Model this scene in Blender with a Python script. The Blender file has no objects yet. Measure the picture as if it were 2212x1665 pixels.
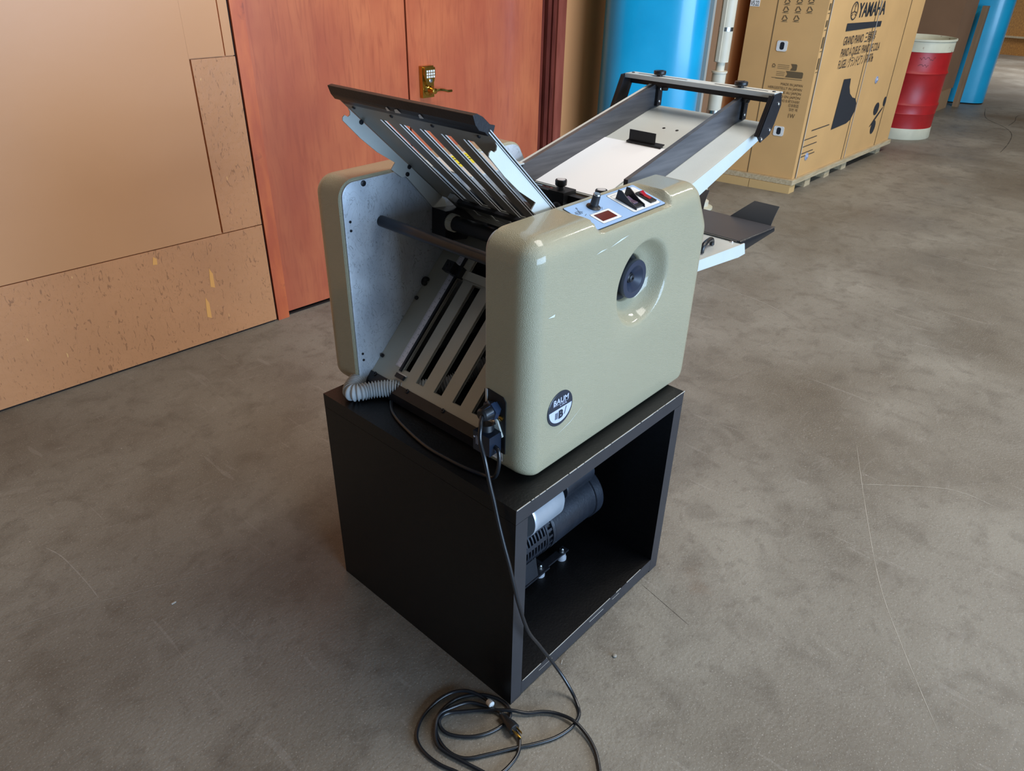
import bpy, bmesh, math, random
from mathutils import Vector, Matrix
random.seed(7)
C = bpy.context.scene.collection
PI = math.pi

# ------------------------------------------------------------------ camera
cam_d = bpy.data.cameras.new('camera'); cam = bpy.data.objects.new('camera', cam_d); C.objects.link(cam)
F_PX = 1591.53
cam_d.sensor_width = 36.0; cam_d.sensor_fit = 'HORIZONTAL'; cam_d.lens = 36.0 * F_PX / 2212
cam_d.clip_start = 0.05; cam_d.clip_end = 60
R0 = Vector((0.6722225306674753, -0.7400853508806022, 0.019762152589001616))
R1 = Vector((-0.3678460646508734, -0.35704311009664284, -0.8586090438921444))
R2 = Vector((0.6424999159407576, 0.5699069142802644, -0.5122499068537414))
m = Matrix.Identity(4)
for i in range(3):
    m[i][0] = R0[i]; m[i][1] = -R1[i]; m[i][2] = -R2[i]; m[i][3] = (-0.828, -0.716, 1.520)[i]
cam.matrix_world = m
bpy.context.scene.camera = cam

# ------------------------------------------------------------------ light and exposure
sc = bpy.context.scene
sc.view_settings.view_transform = 'Standard'; sc.view_settings.look = 'None'
sc.view_settings.gamma = 1.0; sc.view_settings.exposure = 0.0
sc.view_settings.use_curve_mapping = False
w = bpy.data.worlds.new('world'); sc.world = w; w.use_nodes = True
bg = w.node_tree.nodes['Background']; bg.inputs[0].default_value = (0.55, 0.72, 1.0, 1); bg.inputs[1].default_value = 1.0

def area(name, loc, target, sx, sy, power, col):
    d = bpy.data.lights.new(name, 'AREA'); d.shape = 'RECTANGLE'; d.size = sx; d.size_y = sy
    d.energy = power; d.color = col
    o = bpy.data.objects.new(name, d); C.objects.link(o); o.location = loc
    v = Vector(target) - Vector(loc); o.rotation_euler = v.to_track_quat('-Z', 'Y').to_euler()
    return o
# daylight through the loading door in the wall behind the photographer, and through three roof lights
area('loading_door_daylight', (0.6, -6.1, 1.40), (0.6, 0, 1.40), 5.6, 2.6, 710, (0.49, 0.71, 1.0))
area('roof_light_strip', (6.0, -1.15, 4.15), (6.0, -1.15, 0), 4.0, 0.28, 150, (1.0, 0.95, 0.86))
area('roof_light_near', (1.7, -0.6, 4.15), (1.7, -0.6, 0), 1.6, 2.0, 118, (1.0, 0.95, 0.89))
far_light = area('roof_light_far', (13.6, 0.6, 4.15), (13.6, 0.6, 0), 2.0, 2.4, 130, (0.95, 0.97, 1.0)); far_light.data.spread = 1.5

# ------------------------------------------------------------------ materials
def lin(c):
    c = c / 255.0
    return c / 12.92 if c <= 0.04045 else ((c + 0.055) / 1.055) ** 2.4
def S(r, g, b): return (lin(r), lin(g), lin(b), 1.0)
MATS = {}
def mat(name, col, rough=0.5, metal=0.0, var=0.0, var_scale=6.0, col2=None, bump=0.0, bump_scale=200.0,
        spec=0.5, stretch=None, coat=0.0, detail=4.0, lo=0.35, hi=0.65, rvar=0.0):
    if name in MATS: return MATS[name]
    mt = bpy.data.materials.new(name); mt.use_nodes = True; nt = mt.node_tree; b = nt.nodes['Principled BSDF']
    b.inputs['Base Color'].default_value = col; b.inputs['Roughness'].default_value = rough
    b.inputs['Metallic'].default_value = metal; b.inputs['Specular IOR Level'].default_value = spec
    b.inputs['Coat Weight'].default_value = coat; b.inputs['Coat Roughness'].default_value = 0.10
    tc = nt.nodes.new('ShaderNodeTexCoord'); mp = nt.nodes.new('ShaderNodeMapping')
    nt.links.new(tc.outputs['Object'], mp.inputs['Vector'])
    if stretch: mp.inputs['Scale'].default_value = stretch
    if var > 0 or col2:
        n = nt.nodes.new('ShaderNodeTexNoise'); n.inputs['Scale'].default_value = var_scale; n.inputs['Detail'].default_value = detail
        nt.links.new(mp.outputs[0], n.inputs['Vector'])
        r = nt.nodes.new('ShaderNodeValToRGB'); nt.links.new(n.outputs['Fac'], r.inputs['Fac'])
        r.color_ramp.elements[0].position = lo; r.color_ramp.elements[1].position = hi
        c2 = col2 or tuple(min(1, x * (1 + var)) for x in col[:3]) + (1,)
        c1 = col if col2 else tuple(x * (1 - var) for x in col[:3]) + (1,)
        r.color_ramp.elements[0].color = c1; r.color_ramp.elements[1].color = c2
        nt.links.new(r.outputs['Color'], b.inputs['Base Color'])
        if rvar:
            mr = nt.nodes.new('ShaderNodeMapRange'); nt.links.new(n.outputs['Fac'], mr.inputs['Value'])
            mr.inputs['From Min'].default_value = 0.3; mr.inputs['From Max'].default_value = 0.7
            mr.inputs['To Min'].default_value = rough - rvar; mr.inputs['To Max'].default_value = rough + rvar
            nt.links.new(mr.outputs[0], b.inputs['Roughness'])
    if bump > 0:
        n2 = nt.nodes.new('ShaderNodeTexNoise'); n2.inputs['Scale'].default_value = bump_scale; n2.inputs['Detail'].default_value = 3
        nt.links.new(mp.outputs[0], n2.inputs['Vector'])
        bp = nt.nodes.new('ShaderNodeBump'); bp.inputs['Strength'].default_value = bump; bp.inputs['Distance'].default_value = 0.002
        nt.links.new(n2.outputs['Fac'], bp.inputs['Height']); nt.links.new(bp.outputs[0], b.inputs['Normal'])
    MATS[name] = mt; return mt

def overlay(mt, kind, scale, col, lo, hi, stretch=(1, 1, 1), rot=(0, 0, 0), strength=1.0, dist=0.0):
    """mix another procedural mark (scratches, flecks, stains) over a material's colour"""
    nt = mt.node_tree; b = nt.nodes['Principled BSDF']; inp = b.inputs['Base Color']
    tc = nt.nodes.new('ShaderNodeTexCoord'); mp = nt.nodes.new('ShaderNodeMapping')
    mp.inputs['Scale'].default_value = stretch; mp.inputs['Rotation'].default_value = rot
    nt.links.new(tc.outputs['Object'], mp.inputs['Vector'])
    if kind == 'noise':
        n = nt.nodes.new('ShaderNodeTexNoise'); n.inputs['Scale'].default_value = scale; n.inputs['Detail'].default_value = 5
        n.inputs['Distortion'].default_value = dist; out = n.outputs['Fac']
    elif kind == 'hair':      # thin contour lines of a distorted noise
        n = nt.nodes.new('ShaderNodeTexNoise'); n.inputs['Scale'].default_value = scale; n.inputs['Detail'].default_value = 2; n.inputs['Distortion'].default_value = dist
        sb = nt.nodes.new('ShaderNodeMath'); sb.operation = 'SUBTRACT'; sb.inputs[1].default_value = 0.5; nt.links.new(n.outputs['Fac'], sb.inputs[0])
        ab = nt.nodes.new('ShaderNodeMath'); ab.operation = 'ABSOLUTE'; nt.links.new(sb.outputs[0], ab.inputs[0]); out = ab.outputs[0]
    elif kind == 'voronoi':
        n = nt.nodes.new('ShaderNodeTexVoronoi'); n.inputs['Scale'].default_value = scale; out = n.outputs['Distance']
    elif kind == 'crack':
        n = nt.nodes.new('ShaderNodeTexVoronoi'); n.feature = 'DISTANCE_TO_EDGE'; n.inputs['Scale'].default_value = scale; out = n.outputs['Distance']
        nz = nt.nodes.new('ShaderNodeTexNoise'); nz.inputs['Scale'].default_value = scale * 2.5
        mx0 = nt.nodes.new('ShaderNodeMixRGB'); mx0.blend_type = 'ADD'; mx0.inputs[0].default_value = 0.35
        nt.links.new(mp.outputs[0], nz.inputs['Vector']); nt.links.new(mp.outputs[0], mx0.inputs[1]); nt.links.new(nz.outputs['Color'], mx0.inputs[2])
        nt.links.new(mx0.outputs[0], n.inputs['Vector'])
    if kind != 'crack': nt.links.new(mp.outputs[0], n.inputs['Vector'])
    r = nt.nodes.new('ShaderNodeMapRange'); r.inputs['From Min'].default_value = lo; r.inputs['From Max'].default_value = hi
    r.inputs['To Min'].default_value = 0; r.inputs['To Max'].default_value = strength
    nt.links.new(out, r.inputs['Value'])
    mx = nt.nodes.new('ShaderNodeMixRGB'); nt.links.new(r.outputs[0], mx.inputs[0])
    if inp.is_linked:
        nt.links.new(inp.links[0].from_socket, mx.inputs[1])
    else: mx.inputs[1].default_value = inp.default_value
    mx.inputs[2].default_value = col
    nt.links.new(mx.outputs[0], inp)
    return mt

M = {}
M['shell'] = mat('olive_enamel', S(168, 160, 132), 0.36, bump=0.9, bump_scale=760, spec=0.5, coat=0.65, var=0.03, var_scale=3)
M['steel'] = mat('galvanised_plate', S(184, 192, 202), 0.40, 0.35, col2=S(216, 224, 232), var_scale=9, stretch=(1, 1, 0.6), rvar=0.1)
overlay(M['steel'], 'noise', 26, S(96, 102, 110), 0.605, 0.62, stretch=(1.6, 1, 0.8), rot=(0, 0.7, 0), strength=0.18, dist=6.0)
overlay(M['steel'], 'hair', 11, S(70, 76, 84), 0.010, 0.003, stretch=(1.3, 1, 0.8), strength=0.45, dist=5.0)
overlay(M['steel'], 'noise', 5, S(120, 130, 142), 0.5, 0.75, strength=0.5, dist=1.0)
M['paint_grey'] = mat('light_grey_paint', S(176, 176, 166), 0.42, var=0.05, var_scale=20, bump=0.1, bump_scale=300)
M['feed_grey'] = mat('feeder_grey_paint', S(200, 204, 200), 0.36, var=0.04, var_scale=7, bump=0.1, bump_scale=300)
M['plate_grey'] = mat('shaded_fold_plate_grey', S(140, 140, 134), 0.40, var=0.05, var_scale=15)  # light grey paint darkened: shade of the upper plate's underside put into colour
M['alu'] = mat('bright_aluminium', S(215, 218, 218), 0.35, 0.5)
M['black'] = mat('black_plastic', S(26, 27, 30), 0.38, var=0.1, var_scale=40)
M['black_metal'] = mat('black_steel', S(34, 35, 40), 0.42, 0.2, var=0.15, var_scale=30, bump=0.15, bump_scale=250)
M['guide'] = mat('brushed_dark_steel', S(104, 104, 108), 0.38, 0.4, col2=S(84, 85, 90), var_scale=10, stretch=(0.6, 4, 8), bump=0.08, bump_scale=120)
M['dark'] = mat('dark_interior', S(14, 14, 15), 0.7)
M['rubber'] = mat('black_rubber', S(18, 18, 20), 0.55, bump=0.2, bump_scale=300)
M['cordm'] = mat('black_cord', S(26, 28, 32), 0.30, spec=0.6)
M['chrome'] = mat('zinc_screw', S(200, 204, 208), 0.25, 1.0)
M['brass'] = mat('polished_brass', S(196, 158, 78), 0.22, 1.0, var=0.1, var_scale=60)
M['white'] = mat('white_label', S(225, 225, 222), 0.5)
M['paper'] = mat('white_paper', S(247, 250, 255), 0.6)
M['panel_blue'] = mat('pale_panel_film', S(156, 186, 222), 0.30)
M['red_win'] = mat('dark_red_window', S(90, 18, 26), 0.12, coat=0.6)
M['red_lens'] = mat('red_switch_lens', S(165, 20, 40), 0.12, coat=0.6)
M['ink'] = mat('print_ink', S(38, 42, 48), 0.6)
M['ink_soft'] = mat('faded_print_ink', S(96, 78, 52), 0.7)
M['logo_dark'] = mat('badge_black', S(40, 46, 58), 0.3)
M['logo_light'] = mat('badge_silver', S(190, 196, 215), 0.3)
M['shelf'] = mat('black_brown_foil', S(12, 11, 12), 0.40, col2=S(8, 8, 9), var_scale=22, stretch=(1, 1, 5), bump=0.25, bump_scale=160, spec=0.35)
M['shelf_lit_front'] = mat('shelf_foil_painted_lit', S(44, 44, 48), 0.42, var=0.08, var_scale=18)  # same foil made lighter: daylight on the front faces put into colour
M['chip'] = mat('bare_chipboard_edge', S(176, 170, 160), 0.7)
M['motor'] = mat('slate_motor_enamel', S(38, 42, 50), 0.36, 0.3, var=0.18, var_scale=25, bump=0.2, bump_scale=150)
M['canister'] = mat('spun_aluminium', S(200, 206, 214), 0.34, 0.55, var=0.06, var_scale=30)
M['hosem'] = mat('grey_hose', S(176, 180, 182), 0.45)
M['card'] = mat('kraft_cardboard', S(200, 156, 100), 0.75, var=0.05, var_scale=3, bump=0.1, bump_scale=60)
M['card_dark'] = mat('brown_cardboard', S(132, 98, 70), 0.8, var=0.06, var_scale=3)
M['pale_wood'] = mat('pale_pine', S(190, 172, 140), 0.7, col2=S(168, 148, 114), var_scale=8, stretch=(1, 8, 8))
M['strap'] = mat('clear_strap', S(192, 186, 176), 0.25, coat=0.5)
M['blue'] = mat('blue_vinyl', S(10, 148, 192), 0.30, col2=S(26, 160, 204), var_scale=3, bump=0.12, bump_scale=7, coat=0.2)
M['greyvinyl'] = mat('grey_vinyl_edge', S(150, 148, 140), 0.5)
M['pipe'] = mat('cream_painted_pipe', S(206, 198, 178), 0.5, var=0.05, var_scale=9)
overlay(M['pipe'], 'noise', 26, S(110, 80, 60), 0.70, 0.73, strength=0.8)
M['red'] = mat('red_drum_paint', S(158, 26, 28), 0.42, var=0.1, var_scale=8)
M['cream'] = mat('cream_drum_paint', S(200, 196, 172), 0.5, var=0.06, var_scale=10)
overlay(M['cream'], 'noise', 18, S(120, 72, 42), 0.66, 0.72, strength=0.7)
M['osb_wall'] = mat('tan_painted_board', S(206, 147, 99), 0.40, var=0.03, var_scale=2, bump=0.15, bump_scale=30, spec=0.4)
M['osb_rough'] = mat('tan_painted_strand_board', S(202, 142, 96), 0.42, var=0.04, var_scale=4, bump=0.6, bump_scale=45, spec=0.4)
overlay(M['osb_rough'], 'noise', 42, S(120, 78, 50), 0.61, 0.66, stretch=(1.8, 1, 0.6), rot=(0, 0.5, 0), strength=0.5, dist=1.5)
overlay(M['osb_rough'], 'hair', 9, S(116, 74, 46), 0.008, 0.002, stretch=(2, 1, 0.7), strength=0.22, dist=3.0)
overlay(M['osb_rough'], 'noise', 14, S(236, 184, 118), 0.735, 0.75, stretch=(5, 1, 1.3), strength=0.8)
M['osb_far'] = mat('bare_strand_board', S(188, 132, 62), 0.6, col2=S(150, 100, 48), var_scale=30, stretch=(1, 3, 1))
M['trimwood'] = mat('orange_stained_trim', S(214, 112, 62), 0.36, col2=S(190, 90, 54), var_scale=7, stretch=(3, 3, 0.6), coat=0.3)
overlay(M['trimwood'], 'noise', 9, S(112, 58, 44), 0.64, 0.72, strength=0.6)
M['trimdark'] = mat('dark_stained_jamb', S(112, 50, 38), 0.32, col2=S(86, 36, 28), var_scale=9, stretch=(3, 3, 0.5), coat=0.4)
M['doorwood'] = mat('reddish_birch_door', S(184, 94, 62), 0.30, col2=S(200, 112, 72), var_scale=3.2, stretch=(2.4, 2.4, 0.7), coat=0.35, spec=0.5, detail=6)
overlay(M['doorwood'], 'noise', 16, S(146, 66, 46), 0.48, 0.75, stretch=(3, 3, 0.3), strength=0.45, dist=1.2)
overlay(M['doorwood'], 'noise', 1.6, S(156, 74, 56), 0.45, 0.7, strength=0.5)
M['gap'] = mat('painted_gap_shade', S(30, 18, 14), 0.8)  # near-black colour standing in for shade inside open gaps
M['ceil'] = mat('ceiling_paint', S(112, 104, 92), 0.9)
M['wallpaint'] = mat('warehouse_wall_paint', S(110, 102, 92), 0.9)
M['yellow'] = mat('yellow_label', S(225, 215, 60), 0.5)
M['sticker'] = mat('silver_plastic', S(214, 214, 210), 0.3, var=0.05, var_scale=60)
# concrete floor
fl = mat('worn_concrete', S(112, 106, 96), 0.55, col2=S(142, 136, 124), var_scale=1.7, bump=0.5, bump_scale=110, detail=12, rvar=0.12, lo=0.28, hi=0.72)
overlay(fl, 'noise', 0.9, S(92, 82, 68), 0.45, 0.70, strength=0.7, dist=0.8)
overlay(fl, 'noise', 9, S(88, 80, 70), 0.50, 0.72, strength=0.5, dist=0.6)
overlay(fl, 'noise', 28, S(94, 86, 76), 0.55, 0.72, strength=0.4)
overlay(fl, 'noise', 260, S(188, 182, 172), 0.60, 0.70, strength=0.55)
overlay(fl, 'noise', 150, S(84, 80, 76), 0.58, 0.72, strength=0.45)
overlay(fl, 'noise', 60, S(206, 200, 192), 0.74, 0.77, strength=0.6)
overlay(fl, 'noise', 6, S(172, 166, 158), 0.635, 0.66, stretch=(1, 3.5, 1), rot=(0, 0, 0.7), strength=0.08, dist=1.6)
overlay(fl, 'noise', 7.5, S(182, 176, 168), 0.665, 0.675, stretch=(3, 0.35, 1), rot=(0, 0, -0.4), strength=0.12, dist=0.8)
overlay(fl, 'noise', 2.2, S(122, 90, 62), 0.70, 0.80, strength=0.4)
M['floor'] = fl

# ------------------------------------------------------------------ mesh helpers
def smooth_by_angle(me, ang=0.6):
    me.polygons.foreach_set('use_smooth', [True] * len(me.polygons))
    try: me.set_sharp_from_angle(angle=ang)
    except Exception: pass
def obj(name, bm, mt, parent=None, smooth=True, ang=0.6, recalc=True):
    if recalc: bmesh.ops.recalc_face_normals(bm, faces=bm.faces)
    me = bpy.data.meshes.new(name); bm.to_mesh(me); bm.free()
    if isinstance(mt, (list, tuple)):
        for q in mt: me.materials.append(q)
    else: me.materials.append(mt)
    if smooth: smooth_by_angle(me, ang)
    o = bpy.data.objects.new(name, me); C.objects.link(o)
    if parent: o.parent = parent; o.matrix_parent_inverse = PINV(parent)
    return o
def PINV(p):
    mm = Matrix.Identity(4); q = p
    chain = []
    while q: chain.append(q); q = q.parent
    wm = Matrix.Identity(4)
    for q in reversed(chain):
        wm = wm @ (q.matrix_parent_inverse if q.parent else Matrix.Identity(4)) @ (Matrix.Translation(q.location) @ q.rotation_euler.to_matrix().to_4x4())
    return wm.inverted()
def thing(name, label, cat, loc=(0, 0, 0), group=None):
    o = bpy.data.objects.new(name, None); C.objects.link(o); o.location = loc; o.empty_display_size = 0.1
    o['label'] = label; o['category'] = cat
    if group: o['group'] = group
    return o
def tag(o, label, cat, group=None):
    o['label'] = label; o['category'] = cat
    if group: o['group'] = group
    return o
def struct(name, bm, mt, parent=None, smooth=False):
    o = obj(name, bm, mt, parent, smooth=smooth)
    if not parent: o['kind'] = 'structure'
    return o
def bevel(bm, w, seg=2, ang=0.5):
    es = [e for e in bm.edges if len(e.link_faces) == 2 and e.calc_face_angle(0) > ang]
    if w > 0 and es: bmesh.ops.bevel(bm, geom=es, offset=w, segments=seg, profile=0.5, affect='EDGES', clamp_overlap=True)
def box(bm, x0, x1, y0, y1, z0, z1, mtx=None):
    vs = [bm.verts.new(Vector(p)) for p in [(x0, y0, z0), (x1, y0, z0), (x1, y1, z0), (x0, y1, z0), (x0, y0, z1), (x1, y0, z1), (x1, y1, z1), (x0, y1, z1)]]
    if mtx:
        for v in vs: v.co = mtx @ v.co
    for f in [(0, 3, 2, 1), (4, 5, 6, 7), (0, 1, 5, 4), (1, 2, 6, 5), (2, 3, 7, 6), (3, 0, 4, 7)]:
        bm.faces.new([vs[i] for i in f])
    return vs
def bx(x0, x1, y0, y1, z0, z1, bev=0.0, seg=2, mtx=None):
    bm = bmesh.new(); box(bm, x0, x1, y0, y1, z0, z1, mtx); bevel(bm, bev, seg); return bm
def prism(bm, pts, to3, a, b):
    """pts 2-D polygon, to3(p, t) -> 3-D, extruded from t=a to t=b"""
    lo = [bm.verts.new(to3(p, a)) for p in pts]; hi = [bm.verts.new(to3(p, b)) for p in pts]
    bm.faces.new(lo); bm.faces.new(hi[::-1]); n = len(pts)
    for i in range(n): bm.faces.new([lo[i], lo[(i + 1) % n], hi[(i + 1) % n], hi[i]])
XZ = lambda p, t: Vector((p[0], t, p[1]))
XY = lambda p, t: Vector((p[0], p[1], t))
YZ = lambda p, t: Vector((t, p[0], p[1]))
def pr_xz(pts, y0, y1, bev=0.0):
    bm = bmesh.new(); prism(bm, pts, XZ, y0, y1); bmesh.ops.recalc_face_normals(bm, faces=bm.faces); bevel(bm, bev); return bm
def pr_xy(pts, z0, z1, bev=0.0):
    bm = bmesh.new(); prism(bm, pts, XY, z0, z1); bmesh.ops.recalc_face_normals(bm, faces=bm.faces); bevel(bm, bev); return bm
def pr_yz(pts, x0, x1, bev=0.0):
    bm = bmesh.new(); prism(bm, pts, YZ, x0, x1); bmesh.ops.recalc_face_normals(bm, faces=bm.faces); bevel(bm, bev); return bm
def frame(axis):
    a = Vector(axis).normalized(); u = a.orthogonal().normalized(); v = a.cross(u); return a, u, v
def lathe(bm, origin, axis, prof, seg=32, caps=True):
    """prof: list of (distance along axis, radius)"""
    a, u, v = frame(axis); o = Vector(origin); rings = []
    for d, r in prof:
        if r < 1e-6: rings.append([bm.verts.new(o + a * d)])
        else: rings.append([bm.verts.new(o + a * d + (u * math.cos(2 * PI * i / seg) + v * math.sin(2 * PI * i / seg)) * r) for i in range(seg)])
    for A, B in zip(rings, rings[1:]):
        for i in range(seg):
            j = (i + 1) % seg
            if len(A) == 1 and len(B) == 1: continue
            if len(A) == 1: bm.faces.new([A[0], B[j], B[i]])
            elif len(B) == 1: bm.faces.new([A[i], A[j], B[0]])
            else: bm.faces.new([A[i], A[j], B[j], B[i]])
    if caps:
        if len(rings[0]) > 1: bm.faces.new(rings[0][::-1])
        if len(rings[-1]) > 1: bm.faces.new(rings[-1])
def lt(origin, axis, prof, seg=32):
    bm = bmesh.new(); lathe(bm, origin, axis, prof, seg); return bm
def catmull(pts, n=8):
    P = [Vector(p) for p in pts]; out = []
    for i in range(len(P) - 1):
        p0 = P[max(i - 1, 0)]; p1 = P[i]; p2 = P[i + 1]; p3 = P[min(i + 2, len(P) - 1)]
        for k in range(n):
            t = k / n
            out.append(0.5 * ((2 * p1) + (p2 - p0) * t + (2 * p0 - 5 * p1 + 4 * p2 - p3) * t * t + (3 * p1 - p0 - 3 * p2 + p3) * t ** 3))
    out.append(P[-1]); return out
def tube(bm, pts, r, seg=10):
    """sweep with a parallel-transported frame; r number or function(i)"""
    t0 = (pts[1] - pts[0]).normalized(); u = t0.orthogonal().normalized(); rings = []
    for i, p in enumerate(pts):
        t = (pts[min(i + 1, len(pts) - 1)] - pts[max(i - 1, 0)]).normalized()
        u = (u - t * u.dot(t)).normalized(); v = t.cross(u); rr = r(i) if callable(r) else r
        rings.append([bm.verts.new(p + (u * math.cos(2 * PI * k / seg) + v * math.sin(2 * PI * k / seg)) * rr) for k in range(seg)])
    for A, B in zip(rings, rings[1:]):
        for k in range(seg): bm.faces.new([A[k], A[(k + 1) % seg], B[(k + 1) % seg], B[k]])
    bm.faces.new(rings[0][::-1]); bm.faces.new(rings[-1])
def tb(pts, r, n=8, seg=10):
    bm = bmesh.new(); tube(bm, catmull(pts, n), r, seg); return bm
def text_bm(s, org, xd, yd, h, align='LEFT', width=None, lift=0.0006, bm=None, bold=0.0):
    cu = bpy.data.curves.new('t', 'FONT'); cu.body = s; cu.size = 1.0; cu.align_x = align; cu.resolution_u = 3
    if bold: cu.offset = bold
    o = bpy.data.objects.new('t', cu); C.objects.link(o)
    dg = bpy.context.evaluated_depsgraph_get(); me = bpy.data.meshes.new_from_object(o.evaluated_get(dg))
    xs = [v.co.x for v in me.vertices] or [0, 1]; wd = max(xs) - min(xs)
    k = h / 0.72; kx = k if not width else width / max(wd, 1e-6)
    xd = Vector(xd).normalized(); yd = Vector(yd).normalized(); n = xd.cross(yd).normalized()
    own = bm is None
    if own: bm = bmesh.new()
    vs = [bm.verts.new(Vector(org) + xd * v.co.x * kx + yd * v.co.y * k + n * lift) for v in me.vertices]
    for p in me.polygons:
        try: bm.faces.new([vs[i] for i in p.vertices])
        except Exception: pass
    bpy.data.objects.remove(o); bpy.data.curves.remove(cu); bpy.data.meshes.remove(me)
    return bm
def flat(bm, pts): bm.faces.new([bm.verts.new(Vector(p)) for p in pts])
def rounded(pts, r, n=6):
    """round the corners of a 2-D polygon; r number or list"""
    out = []; N = len(pts)
    for i, p in enumerate(pts):
        rr = r[i] if isinstance(r, (list, tuple)) else r
        p = Vector(p); a = Vector(pts[i - 1]); b = Vector(pts[(i + 1) % N])
        da = (a - p).normalized(); db = (b - p).normalized()
        if rr <= 0: out.append(tuple(p)); continue
        ang = da.angle(db); d = rr / math.tan(ang / 2); c = p + (da + db).normalized() * rr / math.sin(ang / 2)
        s = p + da * d; e = p + db * d
        a0 = math.atan2(s.y - c.y, s.x - c.x); a1 = math.atan2(e.y - c.y, e.x - c.x); dd = a1 - a0
        while dd > PI: dd -= 2 * PI
        while dd < -PI: dd += 2 * PI
        for k in range(n + 1):
            t = a0 + dd * k / n; out.append((c.x + rr * math.cos(t), c.y + rr * math.sin(t)))
    return out
def screw(parent, p, axis, r=0.006, h=0.003, mt=None, name='screw'):
    bm = bmesh.new(); lathe(bm, p, axis, [(0, r), (h * 0.6, r), (h, r * 0.7), (h, r * 0.35), (h * 0.4, r * 0.3), (h * 0.4, 0)], 14)
    return obj(name, bm, mt or M['black_metal'], parent)

# ================================================================== SETTING
WT = Vector((0.9991, -0.0420, 0)); WN = Vector((-0.0420, -0.9991, 0)); WB = Vector((0.757, 2.170, 0))   # wall direction, normal, door corner
def wm():   # matrix wall-local (s along, d out of the wall, z) -> world
    mm = Matrix.Identity(4)
    for i in range(3): mm[i][0] = WT[i]; mm[i][1] = WN[i]; mm[i][2] = (0, 0, 1)[i]; mm[i][3] = WB[i]
    return mm
WM = wm()
def wbox(s0, s1, d0, d1, z0, z1, bev=0.0): return bx(s0, s1, d0, d1, z0, z1, bev, mtx=WM)
H = 4.2
bm = bmesh.new(); box(bm, -16, 19, -6.2, 5.2, -0.1, 0); floor = struct('floor', bm, M['floor'])
def strip(name, pts, wd, mt):
    P = catmull([(a, b, 0.0004) for a, b in pts], 6); bm = bmesh.new(); L_, R_l = [], []
    for i, p in enumerate(P):
        t = (P[min(i + 1, len(P) - 1)] - P[max(i - 1, 0)]).normalized(); s_ = Vector((-t.y, t.x, 0)) * wd * (0.35 + 0.65 * abs(math.sin(i * 1.9 + len(P)))) * min(1, 0.3 + i / 4, 0.3 + (len(P) - 1 - i) / 4)
        L_.append(bm.verts.new(p + s_)); R_l.append(bm.verts.new(p - s_))
    for i in range(len(P) - 1): bm.faces.new([L_[i], R_l[i], R_l[i + 1], L_[i + 1]])
    return obj(name, bm, mt, floor, smooth=False)
scr = mat('floor_scratch', S(146, 140, 130), 0.6); scr2 = mat('floor_scratch_bright', S(168, 162, 150), 0.6); crk = mat('floor_crack', S(66, 60, 54), 0.8)
strip('scratch_mark', [(-0.539, 1.329), (-0.522, 1.264), (-0.516, 1.183), (-0.513, 1.095), (-0.514, 1.022)], 0.0022, scr)
strip('scratch_mark', [(-0.73, 1.088), (-0.612, 1.05), (-0.482, 0.993), (-0.345, 0.933), (-0.213, 0.871)], 0.0014, scr)
strip('scratch_mark', [(1.403, -0.283), (1.485, -0.376), (1.578, -0.494), (1.605, -0.572), (1.596, -0.669)], 0.0012, scr2)
strip('scratch_mark', [(1.637, -0.197), (1.294, -0.353), (0.995, -0.499), (0.805, -0.622), (0.606, -0.766)], 0.0010, scr2)
strip('scratch_mark', [(2.597, 1.04), (2.587, 0.855), (2.571, 0.638), (2.494, 0.408)], 0.0030, scr)
strip('floor_crack', [(0.53, -0.011), (0.514, -0.087), (0.494, -0.182)], 0.0008, crk)
strip('floor_crack', [(9.6, 1.25), (8.946, 1.09), (8.532, 0.819), (8.195, 0.684), (7.689, 0.605), (7.197, 0.567)], 0.0045, crk)
strip('floor_crack', [(8.646, 0.809), (8.987, 0.82), (9.388, 0.866), (9.7, 0.72)], 0.004, crk)
struct('ceiling', bx(-16, 19, -6.2, 5.2, H, H + 0.1), M['ceil'])
struct('wall_west', bx(-16.1, -16, -6.2, 5.2, 0, H), M['wallpaint'])
struct('wall_east', bx(18.2, 18.3, -6.2, 5.2, 0, H), M['wallpaint'])
# wall with the loading door opening (x -2.25..3.45, up to z 2.75), behind the photographer
bm = bmesh.new(); box(bm, -16, -2.25, -6.3, -6.2, 0, H); box(bm, 3.45, 19, -6.3, -6.2, 0, H); box(bm, -2.25, 3.45, -6.3, -6.2, 2.75, H)
struct('wall_south', bm, M['wallpaint'])
# boarded wall behind the machine; opening for the double door s 0.0 .. 1.94
bm = bmesh.new()
box(bm, -16.6, 0.0, -0.12, 0, 0, H, WM); box(bm, 1.94, 4.9, -0.12, 0, 0, H, WM); box(bm, 0.0, 1.94, -0.12, 0, 2.25, H, WM)
wall = struct('wall_north', bm, M['osb_wall'])
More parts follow.
